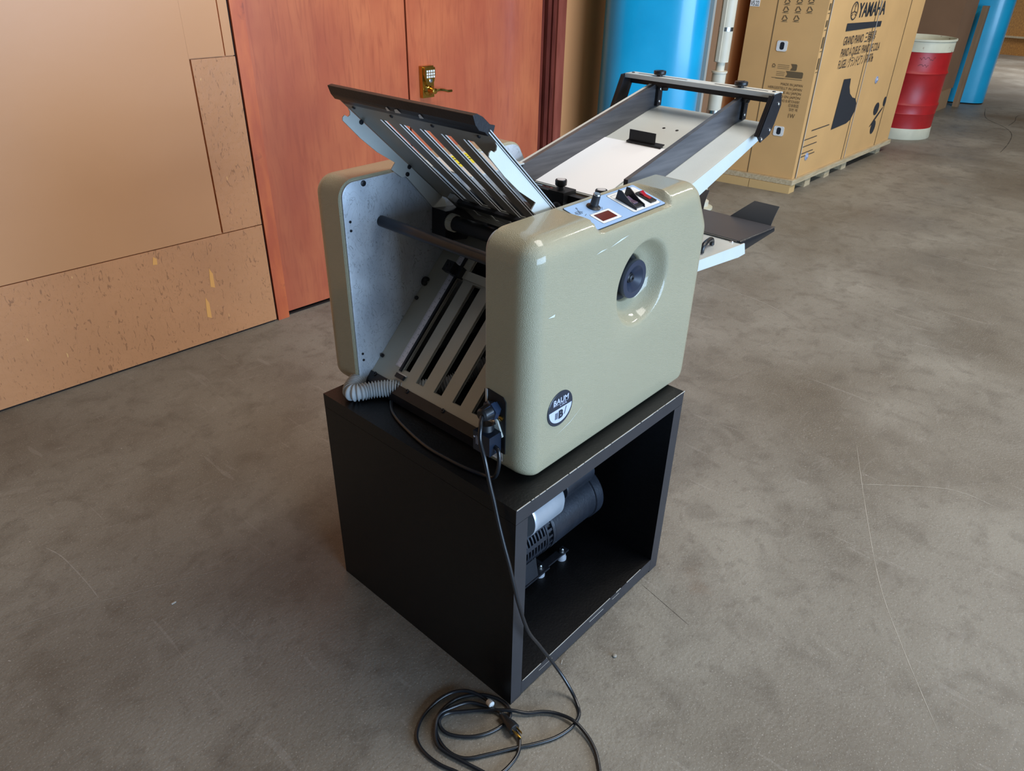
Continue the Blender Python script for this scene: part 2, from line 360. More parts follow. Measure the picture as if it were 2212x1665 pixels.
# boards fixed to it: flush panels with seams between them
obj('lower_board', wbox(-6.8, -0.004, 0.0, 0.012, 0.008, 0.459, 0.0015), M['osb_rough'], wall, smooth=False)
obj('upper_board', wbox(-6.8, -0.187, 0.0, 0.012, 0.463, 3.2, 0.0015), M['osb_wall'], wall, smooth=False)
obj('edge_board', wbox(-0.180, -0.004, 0.0, 0.012, 0.463, 1.132, 0.0015), M['osb_rough'], wall, smooth=False)
bm = bmesh.new(); box(bm, -0.187, -0.046, 0.0, 0.0125, 1.136, 3.2, WM); obj('upper_edge_board', bm, M['osb_wall'], wall, smooth=False)
bm = bmesh.new(); box(bm, -0.040, -0.004, 0.0, 0.010, 1.136, 3.2, WM); obj('corner_bead', bm, M['osb_wall'], wall, smooth=False)
bm = bmesh.new()
for s, z, ln in [(-0.27, 0.33, 0.09), (-0.31, 0.21, 0.10), (-0.48, 0.435, 0.035)]:
    pts = [(s, z), (s + 0.012, z - ln * 0.3), (s + 0.010, z - ln), (s - 0.008, z - ln * 0.9), (s - 0.004, z - ln * 0.4)]
    flat(bm, [WM @ Vector((a, 0.0128, b)) for a, b in pts])
obj('bare_wood_scrape', bm, mat('bare_wood', S(240, 172, 92), 0.6), wall, smooth=False)
# wall further along, behind drum
bm = bmesh.new(); box(bm, 5.6, 15.4, 2.6, 2.72, 0, H); struct('wall_back', bm, M['wallpaint'])
# far strand-board wall
struct('wall_far', bx(16.0, 16.08, -3.0, 5.2, 0, H), M['osb_far'])
struct('trim_4', bx(15.96, 16.0, -3.0, 5.2, 0.28, 0.31), M['pale_wood'])

struct('floor_gap_shade', wbox(-6.8, -0.012, 0.0, 0.009, 0.0, 0.0075), M['gap'])  # dark strip painting the shade in the gap below the boards
struct('jamb_gap_shade', wbox(-0.0038, 0.0038, 0.0, 0.004, 0.0, 2.3), M['gap'])  # dark strip painting the shade in the seam beside the door jamb
# double door
d1 = struct('door_1', wbox(0.062, 0.848, -0.045, -0.01, 0.016, 2.2, 0.002), M['doorwood'])
d2 = struct('door_2', wbox(0.895, 1.772, -0.045, -0.012, 0.016, 2.2, 0.002), M['doorwood'])
obj('astragal', wbox(0.853, 0.893, -0.045, -0.004, 0.016, 2.2, 0.003), M['doorwood'], d2, smooth=False)
struct('trim_1', wbox(0.004, 0.060, -0.10, 0.016, 0.0, 2.25, 0.006), M['trimwood'])
bm = bmesh.new()
box(bm, 1.775, 1.800, -0.10, -0.02, 0, 2.25, WM); box(bm, 1.806, 1.835, -0.10, 0.0, 0, 2.25, WM); box(bm, 1.840, 1.868, -0.1, 0.008, 0, 2.25, WM); bevel(bm, 0.004)
struct('trim_2', bm, M['trimdark'])
struct('trim_3', wbox(1.872, 1.938, -0.10, 0.016, 0, 2.25, 0.005), mat('brown_stained_casing', S(150, 78, 62), 0.34, col2=S(128, 62, 48), var_scale=6, stretch=(3, 3, 0.6), coat=0.3))
bm = bmesh.new(); box(bm, 0.0, 1.94, -0.14, -0.11, 0, 2.25, WM); box(bm, 0.0, 1.94, -0.11, -0.005, 0, 0.004, WM)
struct('door_gap_shade', bm, M['gap'])  # dark backing and sill strip: painted shade behind and under the door leaves
# keypad lever lock on the right leaf (part of the door)
lk = obj('keypad_lock', wbox(0.920, 0.990, -0.012, 0.012, 0.880, 1.022, 0.010), M['brass'], d2)
bm = bmesh.new()
pf = [(0.925, 1.018), (0.988, 1.018), (0.990, 0.985), (0.982, 0.955), (0.972, 0.935), (0.940, 0.935), (0.930, 0.955), (0.924, 0.985)]
prism(bm, rounded(pf, 0.006, 3), lambda p, t: WM @ Vector((p[0], t, p[1])), 0.012, 0.026)
obj('keypad_body', bm, M['brass'], lk)
bm = bmesh.new()
for r_ in range(3):
    for c_ in range(4): box(bm, 0.934 + c_ * 0.0135, 0.943 + c_ * 0.0135, 0.026, 0.0285, 0.996 - r_ * 0.0125, 1.005 - r_ * 0.0125, WM)
obj('keypad_buttons', bm, M['white'], lk)
o_ = WM @ Vector((0.957, 0.026, 0.958)); obj('lock_cylinder', lt(o_, WN, [(0, 0.009), (0.004, 0.009), (0.005, 0.006), (0.005, 0)], 16), M['chrome'], lk)
o_ = WM @ Vector((0.955, 0.010, 0.915))
obj('lever_rose', lt(o_, WN, [(0, 0.026), (0.006, 0.026), (0.014, 0.016), (0.040, 0.011), (0.052, 0.013), (0.055, 0.0)], 24), M['brass'], lk)
lev = [WM @ Vector(p) for p in [(0.955, 0.056, 0.915), (0.985, 0.058, 0.918), (1.015, 0.054, 0.914), (1.045, 0.050, 0.906), (1.07, 0.049, 0.905)]]
obj('lever', tb(lev, 0.0065, 6, 10), M['brass'], lk)

# ================================================================== BACKGROUND THINGS
# blue padded columns
def column(name, c, r, label, rz=0.0):
    t = thing(name, label, 'column', (c[0], c[1], 0), 'blue vinyl wrapped columns')
    bm = bmesh.new(); n = 72; rings = []
    for z in [0.015, 0.03, 0.5, 1.0, 1.5, 2.0, 2.6, 3.0]:
        ring = []
        for i in range(n):
            a = 2 * PI * i / n
            e = 0.62; cx = math.copysign(abs(math.cos(a)) ** e, math.cos(a)); sy = math.copysign(abs(math.sin(a)) ** e, math.sin(a))
            wob = 1 + 0.006 * math.sin(5 * a + z * 2) + 0.004 * math.sin(11 * a + 3 * z)
            x, y = cx * r * wob, sy * r * wob
            ring.append(bm.verts.new((c[0] + x * math.cos(rz) - y * math.sin(rz), c[1] + x * math.sin(rz) + y * math.cos(rz), z)))
        rings.append(ring)
    for A, B in zip(rings, rings[1:]):
        for i in range(n): bm.faces.new([A[i], A[(i + 1) % n], B[(i + 1) % n], B[i]])
    bm.faces.new(rings[0][::-1]); bm.faces.new(rings[-1])
    obj('vinyl_padding', bm, M['blue'], t)
    obj('steel_post', bx(c[0] - 0.1, c[0] + 0.1, c[1] - 0.1, c[1] + 0.1, 0, H), M['greyvinyl'], t)
    return t
colA = column('padded_column', (3.00, 1.70), 0.275, 'bright blue vinyl padded column beside the wooden double door', rz=0.6)
# pale seam strip down the edge of the nearer column
bm = bmesh.new(); box(bm, 3.262, 3.285, 1.50, 1.60, 0.02, 3.0); bevel(bm, 0.004)
obj('seam_strip', bm, M['greyvinyl'], colA)
colB = column('padded_column', (9.98, 1.66), 0.285, 'darker blue padded column at the far end past the red drum', rz=0.3)

# white pipe
t = thing('standpipe', 'cream painted steel pipe with sleeves standing between blue column and piano carton', 'pipe', (3.745, 1.66, 0))
px_, py_ = 3.745, 1.66
obj('lower_sleeve', lt((px_, py_, 0.0), (0, 0, 1), [(0, 0.060), (0.05, 0.060), (0.06, 0.040), (0.60, 0.040), (0.61, 0.043), (0.86, 0.043), (0.862, 0.049), (0.872, 0.049), (0.874, 0.02)], 28), M['pipe'], t)
obj('inner_pipe', lt((px_, py_, 0.86), (0, 0, 1), [(0, 0.027), (0.16, 0.027)], 24), M['pipe'], t)
obj('upper_sleeve', lt((px_, py_, 0.925), (0, 0, 1), [(0, 0.044), (2.6, 0.044)], 28), M['pipe'], t)
for z in (0.62, 1.10): obj('steel_band', lt((px_, py_, z), (0, 0, 1), [(0, 0.0455), (0.022, 0.0455)], 28), M['chrome'], t)
bm = bmesh.new(); box(bm, px_ - 0.055, px_ - 0.046, py_ - 0.012, py_ + 0.012, 0.93, 1.6)
obj('cable_cover', bm, M['pipe'], t)
obj('floor_flange', lt((px_, py_, 0), (0, 0, 1), [(0, 0.09), (0.012, 0.09), (0.02, 0.06)], 28), M['cream'], t)

# brown board leaning against the wall behind the pipe
bm = bmesh.new(); prism(bm, [(3.50, 1.94), (4.38, 1.93), (4.38, 1.95), (3.50, 1.96)], XY, 0.0, 2.6)
tag(obj('plywood_sheet', bm, M['card_dark'], smooth=False), 'plain brown sheet standing behind the cream pipe', 'board')

# piano carton on its pallet
A = Vector((4.545, 1.372)); L = Vector((4.480, 1.890)); Bq = Vector((6.490, 1.343)); Dq = L + (Bq - A)
q = [tuple(A), tuple(Bq), tuple(Dq), tuple(L)]
Z0 = 0.098
car = thing('piano_carton', 'tall kraft piano carton printed YAMAHA standing on a pallet', 'box', (A.x, A.y, Z0))
bm = bmesh.new(); prism(bm, q, XY, Z0, 1.95); bevel(bm, 0.008, 2); obj('carton_body', bm, M['card'], car)
sd = (Bq - A).normalized(); sx = Vector((sd.x, sd.y, 0)); sn = Vector((sd.y, -sd.x, 0))     # side face axis, outward normal (-y)
fd = (L - A).normalized(); fx = Vector((fd.x, fd.y, 0)); fn = Vector((-fd.y, fd.x, 0))      # front face axis (towards the wall), outward (-x)
A3 = Vector((A.x, A.y, 0))
def SP(x, z, off=0.002):   # a point on the side face at world x
    return A3 + sx * ((x - A.x) / sx.x) + sn * off + Vector((0, 0, z))
def FP(s, z, off=0.002):   # a point on the front face, s metres from the near corner
    return A3 + fx * s + fn * off + Vector((0, 0, z))
bm = bmesh.new(); 
bm.free()
for xx, wd in [(4.600, 0.007), (5.485, 0.007)]:
    bm = bmesh.new(); flat(bm, [SP(xx, Z0, .004), SP(xx + wd * 1.4, Z0, .004), SP(xx + wd * 1.4, 1.95, .004), SP(xx, 1.95, .004)]); obj('strap', bm, M['strap'], car, smooth=False)
bm = bmesh.new()
for xx in (4.590, 5.43, 6.15): flat(bm, [SP(xx, Z0), SP(xx + 0.010, Z0), SP(xx + 0.010, 1.95), SP(xx, 1.95)])
flat(bm, [FP(0.335, Z0), FP(0.329, Z0), FP(0.329, 1.95), FP(0.335, 1.95)])
obj('panel_seam', bm, M['ink_soft'], car, smooth=False)
# printing on the side face
bm = bmesh.new(); up = Vector((0, 0, 1))
text_bm('YAMAHA', SP(5.085, 1.137, 0), sx, up, 0.092, width=0.52, bm=bm, lift=0.003, bold=0.02)
flat(bm, [SP(4.925, 1.055, .003), SP(5.585, 1.055, .003), SP(5.585, 1.092, .003), SP(4.925, 1.105, .003)])
text_bm('GRAND PIANO  三角钢琴', SP(4.93, 0.965, 0), sx, up, 0.058, width=0.60, bm=bm, lift=0.003)
text_bm('PIANO À QUEUE / PIANO DE COLA', SP(4.93, 0.888, 0), sx, up, 0.058, width=0.74, bm=bm, lift=0.003)
text_bm('FLÜGEL / グランドピアノ / РОЯЛЬ', SP(4.93, 0.812, 0), sx, up, 0.058, width=0.66, bm=bm, lift=0.003)
c0 = (5.005, 1.180)
for k in range(40):
    a, b = 2 * PI * k / 40, 2 * PI * (k + 1) / 40
    flat(bm, [SP(c0[0] + 0.058 * math.cos(a), c0[1] + 0.058 * math.sin(a), .003), SP(c0[0] + 0.058 * math.cos(b), c0[1] + 0.058 * math.sin(b), .003),
              SP(c0[0] + 0.050 * math.cos(b), c0[1] + 0.050 * math.sin(b), .003), SP(c0[0] + 0.050 * math.cos(a), c0[1] + 0.050 * math.sin(a), .003)])
for k in range(3):
    a = PI / 2 + k * 2 * PI / 3; dx, dz = math.cos(a), math.sin(a); nx, nz = -dz, dx
    def seg_(r0, r1, o0, wd):
        flat(bm, [SP(c0[0] + dx * r0 + nx * (o0 - wd), c0[1] + dz * r0 + nz * (o0 - wd), .003), SP(c0[0] + dx * r0 + nx * (o0 + wd), c0[1] + dz * r0 + nz * (o0 + wd), .003),
                  SP(c0[0] + dx * r1 + nx * (o0 + wd), c0[1] + dz * r1 + nz * (o0 + wd), .003), SP(c0[0] + dx * r1 + nx * (o0 - wd), c0[1] + dz * r1 + nz * (o0 - wd), .003)])
    seg_(0.0, 0.024, 0, .003); seg_(0.024, 0.045, -.008, .003); seg_(0.024, 0.045, .008, .003)
obj('printed_lettering', bm, M['ink'], car, smooth=False)
# grand piano silhouette and hand symbol
bm = bmesh.new()
pn = [(5.095, 0.715), (5.225, 0.722), (5.245, 0.66), (5.275, 0.60), (5.34, 0.555), (5.42, 0.53), (5.475, 0.50), (5.485, 0.45), (5.46, 0.40), (5.40, 0.37), (5.09, 0.345)]
pn = [(5.105, 0.728), (5.235, 0.722), (5.25, 0.66), (5.29, 0.61), (5.36, 0.575), (5.43, 0.56), (5.475, 0.52), (5.478, 0.46), (5.43, 0.405), (5.36, 0.385), (5.075, 0.375)]
flat(bm, [SP(a, b, .003) for a, b in pn])
def blob(cx, cz, rx, rz, rot=0):
    pts = []
    for k in range(16):
        a = 2 * PI * k / 16; x, z = rx * math.cos(a), rz * math.sin(a)
        pts.append(SP(cx + x * math.cos(rot) - z * math.sin(rot), cz + x * math.sin(rot) + z * math.cos(rot), .003))
    flat(bm, pts)
blob(5.97, 0.42, 0.055, 0.050); blob(6.02, 0.35, 0.13, 0.012, 0.55); blob(6.0, 0.27, 0.05, 0.055); blob(6.13, 0.46, 0.03, 0.04, 0.3)
for k in range(7):
    z = 0.392 - 0.024 * k; flat(bm, [SP(4.60, z, .003), SP(4.60, z - 0.005, .003), SP(4.85 - 0.02 * (k % 3), z - 0.003, .003), SP(4.85 - .02 * (k % 3), z + .002, .003)]) if k in (1, 3, 5, 6) else None
flat(bm, [SP(4.71, 0.416, .003), SP(5.02, 0.418, .003), SP(5.02, 0.424, .003), SP(4.71, 0.422, .003)])
obj('piano_symbol', bm, M['ink'], car, smooth=False)
# clear plastic fasteners
for xx, zz in [(4.72, 0.235), (5.80, 0.66)]:
    bm = bmesh.new(); lathe(bm, SP(xx, zz, 0.001), sn, [(0, 0.028), (0.004, 0.026), (0.006, 0.012), (0.012, 0.008), (0.013, 0)], 18)
    obj('plastic_fastener', bm, mat('pale_blue_plastic', S(150, 160, 185), 0.2, coat=0.5), car)
# front face: stickers, handles, recycling marks, origin text
fxr = -fx
def fbox(s0, s1, z0, z1, off, mt, name, r=0.0):
    pts = rounded([(s0, z0), (s1, z0), (s1, z1), (s0, z1)], r, 4) if r else [(s0, z0), (s1, z0), (s1, z1), (s0, z1)]
    bm = bmesh.new(); lo = [bm.verts.new(FP(a, b, 0)) for a, b in pts]; hi = [bm.verts.new(FP(a, b, off)) for a, b in pts]
    bm.faces.new(lo[::-1]); bm.faces.new(hi)
    for i in range(len(pts)): bm.faces.new([lo[i], lo[(i + 1) % len(pts)], hi[(i + 1) % len(pts)], hi[i]])
    return obj(name, bm, mt, car, smooth=False)
st_ = fbox(0.455, 0.520, 1.198, 1.30, 0.003, M['white'], 'version_sticker')
obj('sticker_print', text_bm('V5.22', FP(0.515, 1.203, 0), fxr, up, 0.030, width=0.056, lift=0.0045), M['ink'], st_, smooth=False)
for s0, z0 in [(0.215, 0.935), (0.125, 0.385)]:
    hh = fbox(s0, s0 + 0.072, z0, z0 + 0.066, 0.006, M['sticker'], 'hand_hole', 0.012)
    pts = rounded([(s0 + .020, z0 + .010), (s0 + .050, z0 + .010), (s0 + .050, z0 + .058), (s0 + .020, z0 + .058)], 0.012, 4)
    bm = bmesh.new(); flat(bm, [FP(a, b, 0.0065) for a, b in pts]); obj('hand_hole_slot', bm, M['motor'], hh, smooth=False)
bm = bmesh.new()
def recyc(cs, cz, r):
    for k in range(3):
        a0 = PI / 2 + k * 2 * PI / 3; a1 = a0 + 2 * PI / 3 - 0.35
        p0 = (cs + r * math.cos(a0), cz + r * math.sin(a0)); p1 = (cs + r * math.cos(a1), cz + r * math.sin(a1))
        dx, dz = p1[0] - p0[0], p1[1] - p0[1]; ll = math.hypot(dx, dz); nx, nz = -dz / ll * r * .17, dx / ll * r * .17
        flat(bm, [FP(p0[0] - nx, p0[1] - nz), FP(p1[0] - nx, p1[1] - nz), FP(p1[0] + nx, p1[1] + nz), FP(p0[0] + nx, p0[1] + nz)])
    flat(bm, [FP(cs - r * 1.1, cz - r * 1.0), FP(cs + r * 1.1, cz - r * 1.0), FP(cs + r * 1.1, cz - r * 1.12), FP(cs - r * 1.1, cz - r * 1.12)])
for cs, cz in [(0.270, 1.238), (0.190, 1.245), (0.115, 1.25), (0.270, 1.190), (0.190, 1.193), (0.115, 1.196), (0.268, 1.137), (0.190, 1.140)]: recyc(cs, cz, 0.019)
for z, wd, s in [(0.722, 0.150, 'MADE IN JAPAN'), (0.695, 0.235, 'HERGESTELLT IN JAPAN'), (0.668, 0.210, 'FABRIQUÉ AU JAPON'), (0.641, 0.200, 'HECHO EN JAPÓN'), (0.614, 0.190, 'СДЕЛАНО В ЯПОНИИ')]:
    text_bm(s, FP(0.060 + wd, z, 0), fxr, up, 0.017, width=wd, bm=bm, lift=0.003)
text_bm('日本制造', FP(0.130, 0.588, 0), fxr, up, 0.018, width=0.070, bm=bm, lift=0.003)
text_bm('일본 제', FP(0.120, 0.562, 0), fxr, up, 0.016, width=0.058, bm=bm, lift=0.003)
text_bm('1W', FP(0.122, 0.515, 0), fxr, up, 0.030, width=0.045, bm=bm, lift=0.003)
# sorting marks, framed tags
for s0, s1, z0, z1 in [(0.122, 0.165, 0.820, 0.862), (0.072, 0.190, 0.775, 0.815)]:
    flat(bm, [FP(s1, z0), FP(s0 + .006, z0), FP(s0, z0 + .006), FP(s0, z1 - .006), FP(s0 + .006, z1), FP(s1, z1), FP(s1 - .012, (z0 + z1) / 2)])
for z in (0.827, 0.838, 0.849, 0.782, 0.793, 0.804, 0.762): flat(bm, [FP(0.255, z), FP(0.175 + (z < .81) * .022, z), FP(0.175 + (z < .81) * .022, z + .0022), FP(0.255, z + .0022)])
flat(bm, [FP(0.283, 0.764), FP(0.073, 0.764), FP(0.073, 0.767), FP(0.283, 0.767)])
recyc(0.282, 0.843, 0.012)
obj('origin_print', bm, M['ink_soft'], car, smooth=False)
# printed tape column on the narrow strip beside the corner
bm = bmesh.new()
for z0, z1 in [(0.82, 0.93), (0.95, 1.06), (1.08, 1.16), (1.18, 1.26)]:
    flat(bm, [SP(4.553, z0, .003), SP(4.588, z0, .003), SP(4.588, z0 + .004, .003), SP(4.553, z0 + .004, .003)])
    flat(bm, [SP(4.558, z0 + .02, .003), SP(4.578, z0 + .02, .003), SP(4.578, z1 - .02, .003), SP(4.558, z1 - .02, .003)])
obj('edge_print', bm, M['ink_soft'], car, smooth=False)
# pallet
pal = thing('wooden_pallet', 'pale wooden pallet with blocks carrying the piano carton', 'pallet', (A.x, A.y, 0))
qq = [(A.x - 0.03, A.y - 0.02), (Bq.x + 0.03, Bq.y - 0.02), (Dq.x + 0.03, Dq.y + 0.02), (L.x - 0.03, L.y + 0.02)]
bm = bmesh.new(); prism(bm, qq, XY, 0.062, Z0 - 0.001); bevel(bm, 0.003); obj('pallet_deck', bm, M['pale_wood'], pal)
for s0, s1 in [(-0.01, 0.29), (0.295, 0.55)]:
    bm = bmesh.new(); prism(bm, [tuple((A + fd * s0 + Vector((-0.035, 0)))), tuple(A + fd * s0 + Vector((0.06, 0))), tuple(A + fd * s1 + Vector((0.06, 0))), tuple(A + fd * s1 + Vector((-0.035, 0)))], XY, 0.0, 0.060); bevel(bm, 0.004)
    obj('end_board', bm, mat('tan_carton_board', S(196, 160, 106), 0.75), pal)
for xx in (4.78, 5.15, 5.50, 6.30):
    bm = bmesh.new(); box(bm, xx, xx + 0.10, 1.36, 1.46, 0.0, 0.061); bevel(bm, 0.012, 3); obj('pallet_block', bm, M['pale_wood'], pal)
bm = bmesh.new(); box(bm, 4.62, 6.3, 1.75, 1.86, 0.0, 0.061); obj('pallet_runner', bm, M['pale_wood'], pal)

# red drum
dc = (7.33, 1.53)
dr = thing('steel_drum', 'red steel drum with cream top band and base behind the carton', 'drum', (dc[0], dc[1], 0))
R_ = 0.296
obj('drum_body', lt((dc[0], dc[1], 0), (0, 0, 1), [(0.10, R_), (0.22, R_), (0.23, R_ + .004), (0.24, R_), (0.31, R_ + .010), (0.33, R_), (0.56, R_), (0.585, R_ + .012), (0.61, R_), (0.765, R_), (0.765, 0)], 64), M['red'], dr)
obj('base_band', lt((dc[0], dc[1], 0), (0, 0, 1), [(0, R_ + .004), (0.008, R_ + .008), (0.10, R_ + .003)], 64), M['cream'], dr)
bm = bmesh.new(); lathe(bm, (dc[0], dc[1], 0.765), (0, 0, 1), [(0, R_ + .003), (0.085, R_ + .003), (0.09, R_ + .012), (0.105, R_ + .012), (0.107, R_ + .002), (0.095, R_ - .006), (0.03, R_ - .008), (0.03, 0)], 64)
obj('top_band', bm, M['cream'], dr)
bm = bmesh.new()
base = math.atan2(-0.716 - dc[1], -0.828 - dc[0]) + 0.12; sr = random.Random(5)
def dpt(u, z): a = base + u / R_; return Vector((dc[0] + (R_ + .0015) * math.cos(a), dc[1] + (R_ + .0015) * math.sin(a), z))
for z0, ln in [(0.715, 0.13), (0.655, 0.09)]:      # faded marker handwriting, no longer legible
    u = 0.0; p = (0.0, z0)
    while u < ln:
        u += sr.uniform(0.006, 0.011); q_ = (u, z0 + sr.choice([-0.012, 0.010, 0.004, -0.004]))
        flat(bm, [dpt(p[0], p[1] - .002), dpt(q_[0], q_[1] - .002), dpt(q_[0], q_[1] + .002), dpt(p[0], p[1] + .002)]); p = q_
obj('marker_scrawl', bm, mat('faded_marker', S(86, 14, 20), 0.6), dr, smooth=False)
# brown carton behind the drum, plank leaning on the far column
bm = bmesh.new(); box(bm, 8.9, 9.45, 1.62, 2.5, 0.20, 2.1); bevel(bm, 0.006)
cb = thing('brown_carton', 'large dark brown carton behind the red drum', 'box', (8.9, 1.62, 0))
obj('carton_body', bm, M['card_dark'], cb)
bm = bmesh.new(); prism(bm, [(1.60, 0.0), (2.45, 0.0), (2.45, 0.21), (1.60, 0.21)], YZ, 8.88, 9.3); obj('carton_foot', bm, mat('mid_cardboard', S(150, 118, 84), 0.8), cb)
bm = bmesh.new(); v = box(bm, 9.43, 9.50, 1.51, 1.57, 0.0, 1.05)
for q_ in v[4:]: q_.co.x += 0.10; q_.co.y += 0.02
bevel(bm, 0.004)
tag(obj('wooden_plank', bm, mat('brown_plank', S(128, 104, 78), 0.7, var=0.1, var_scale=6, stretch=(5, 5, 0.5)), smooth=False), 'narrow brown plank leaning against the far blue column', 'plank')
bm = bmesh.new(); prism(bm, rounded([(14.3, 1.28), (14.7, 1.25), (14.75, 1.62), (14.35, 1.66)], 0.04, 4), XY, 0.10, 0.42); bevel(bm, 0.01)
ws = thing('storage_crate', 'cream crate standing at the right picture edge near the strand-board wall', 'crate', (14.3, 1.3, 0))
obj('crate_body', bm, M['cream'], ws); obj('crate_foot', bx(14.36, 14.66, 1.30, 1.58, 0, 0.10, 0.01), M['dark'], ws)

# ================================================================== CUBE SHELF (0..0.62, 0..0.626, 0..0.585)
W_, D_, HS = 0.620, 0.626, 0.585
TH = 0.036
sh = thing('cube_shelf', 'black-brown open cube shelf unit carrying the folding machine', 'shelf', (0, 0, 0))
def two(bm, mats_test):
    for f in bm.faces: f.material_index = 1 if mats_test(f) else 0
def shelf_part(name, x0, x1, y0, y1, z0, z1):
    bm = bx(x0, x1, y0, y1, z0, z1, 0.0012, 2); bmesh.ops.recalc_face_normals(bm, faces=bm.faces)
    for f in bm.faces: f.material_index = 1 if f.normal.y < -0.9 and f.calc_center_median().y < 0.01 else 0  # faces towards the loading door take the painted-light copy of the foil
    return obj(name, bm, [M['shelf'], M['shelf_lit_front']], sh)
shelf_part('side_panel', 0, TH, 0, D_, 0, HS - TH - 0.0008)
shelf_part('side_panel', W_ - TH, W_, 0, D_, 0, HS - TH - 0.0008)
shelf_part('top_panel', 0, W_, 0, D_, HS - TH, HS)
shelf_part('bottom_panel', TH + 0.0006, W_ - TH - 0.0006, 0.0, D_, 0.006, 0.006 + TH + 0.006)
obj('back_panel', bx(TH, W_ - TH, D_ - 0.02, D_ - 0.012, 0.04, HS - TH), M['shelf'], sh)
bm = bmesh.new()
rr = random.Random(3)
x = 0.002
while x < W_ - 0.01:   # worn bright edge of the top panel
    ln = rr.uniform(0.006, 0.03); wd = rr.uniform(0.0008, 0.0018) * (1.0 if x < 0.5 else 0.8)
    box(bm, x, x + ln, -0.0004, 0.0010, HS - wd, HS + 0.0003); x += ln + rr.choice([0, 0, 0, 0.002, 0.004])
x = TH + 0.004
while x < W_ - TH - 0.03:
    ln = rr.uniform(0.01, 0.04); wd = rr.uniform(0.0006, 0.0014)
    if rr.random() > 0.25: box(bm, x, x + ln, -0.0004, 0.0008, 0.048 - wd, 0.0484)
    x += ln
box(bm, 0.30, 0.36, -0.0004, 0.0, 0.030, 0.0315); box(bm, 0.40, 0.43, -0.0004, 0, 0.034, 0.035); box(bm, 0.10, 0.15, -0.0004, 0, 0.028, 0.0288)
obj('worn_edge', bm, M['chip'], sh, smooth=False)

# ------------------------------------------------------------------ vacuum pump in the shelf
pz = 0.048
pu = thing('vacuum_pump', 'slate motor-driven vacuum pump with silver canister inside the cube shelf', 'pump', (0.3, 0.22, pz))
my, mz = 0.222, 0.218
bm = bmesh.new(); lathe(bm, (0.325, my, mz), (1, 0, 0), [(0, 0.076), (0.004, 0.079), (0.17, 0.079), (0.172, 0.083), (0.200, 0.083), (0.206, 0.078), (0.210, 0.05), (0.210, 0)], 48)
obj('motor_body', bm, M['motor'], pu)
bm = bmesh.new(); lathe(bm, (0.316, my, mz), (1, 0, 0), [(0, 0.079), (0.009, 0.0795)], 48)
obj('motor_collar', bm, M['motor'], pu)
# slotted fan housing
bm = bmesh.new(); lathe(bm, (0.20, my, mz), (1, 0, 0), [(0, 0.060), (0.117, 0.070)], 40); obj('fan_core', bm, M['dark'], pu)
bm = bmesh.new()
for k in range(8): lathe(bm, (0.205 + k * 0.0115, my, mz), (1, 0, 0), [(0, 0.068), (0, 0.0775), (0.0045, 0.0775), (0.0045, 0.068)], 40, caps=False)
for k in range(14):
    a = 2 * PI * k / 14; mt_ = Matrix.Translation((0.25, my, mz)) @ Matrix.Rotation(a, 4, 'X'); box(bm, -0.05, 0.045, -0.006, 0.006, 0.066, 0.0772, mt_)
obj('vented_housing', bm, M['motor'], pu)
bm = bmesh.new()
for k in range(26):
    a = 2 * PI * k / 26; mt_ = Matrix.Translation((0.306, my, mz)) @ Matrix.Rotation(a, 4, 'X'); box(bm, -0.008, 0.008, -0.0035, 0.0035, 0.066, 0.0775, mt_)
lathe(bm, (0.292, my, mz), (1, 0, 0), [(0, 0.06), (0, 0.079), (0.006, 0.079), (0.006, 0.06)], 40, caps=False)
obj('vane_ring', bm, M['motor'], pu)
bm = bmesh.new(); lathe(bm, (0.212, 0.180, 0.335), (1, 0, 0), [(0, 0.048), (0.0, 0.058), (0.006, 0.0595), (0.012, 0.0575), (0.110, 0.0575), (0.122, 0.050), (0.126, 0.03), (0.126, 0)], 40)
obj('filter_canister', bm, M['canister'], pu)
bm = bmesh.new(); lathe(bm, (0.372, 0.187, 0.325), (1, 0, 0), [(0, 0.026), (0, 0.036), (0.004, 0.0365), (0.006, 0.034), (0.118, 0.034), (0.124, 0.028), (0.124, 0)], 32)
obj('capacitor_housing', bm, M['motor'], pu)
bm = bmesh.new(); prism(bm, [(0.160, 0.300), (0.22, 0.292), (0.25, 0.312), (0.19, 0.33)], YZ, 0.38, 0.49); obj('capacitor_saddle', bm, M['motor'], pu)
obj('connecting_neck', lt((0.255, 0.20, 0.25), (0, -0.2, 1), [(0, 0.02), (0.06, 0.02)], 20), M['black_metal'], pu)
bm = bmesh.new(); box(bm, 0.18, 0.345, 0.172, 0.30, 0.068, 0.074); box(bm, 0.345, 0.435, 0.178, 0.200, 0.068, 0.073); bevel(bm, 0.001)
obj('base_bracket', bm, M['black_metal'], pu)
bm = bmesh.new(); prism(bm, [(0.175, 0.074), (0.29, 0.074), (0.26, 0.150), (0.19, 0.150)], YZ, 0.21, 0.30); obj('pump_foot', bm, M['black_metal'], pu)
for (x, y) in [(0.415, 0.187), (0.325, 0.190), (0.235, 0.185)]:
    bo = obj('mount_bolt', lt((x, y, 0.074), (0, 0, 1), [(0, 0.010), (0.002, 0.010), (0.002, 0.0065), (0.009, 0.0065), (0.012, 0.004), (0.012, 0)], 16), M['chrome'], pu)
    obj('rubber_mount', lt((x, y, pz), (0, 0, 1), [(0, 0.014), (0.007, 0.014), (0.009, 0.012), (0.020, 0.011)], 20), mat('grey_rubber', S(150, 152, 158), 0.4), pu)

# ================================================================== FOLDING MACHINE
fm = thing('paper_folding_machine', 'olive-beige tabletop paper folding machine on the black cube shelf', 'machine', (0.066, 0.035, 0.587))
X0, X1, ZB, ZT = 0.066, 0.690, 0.587, 1.092

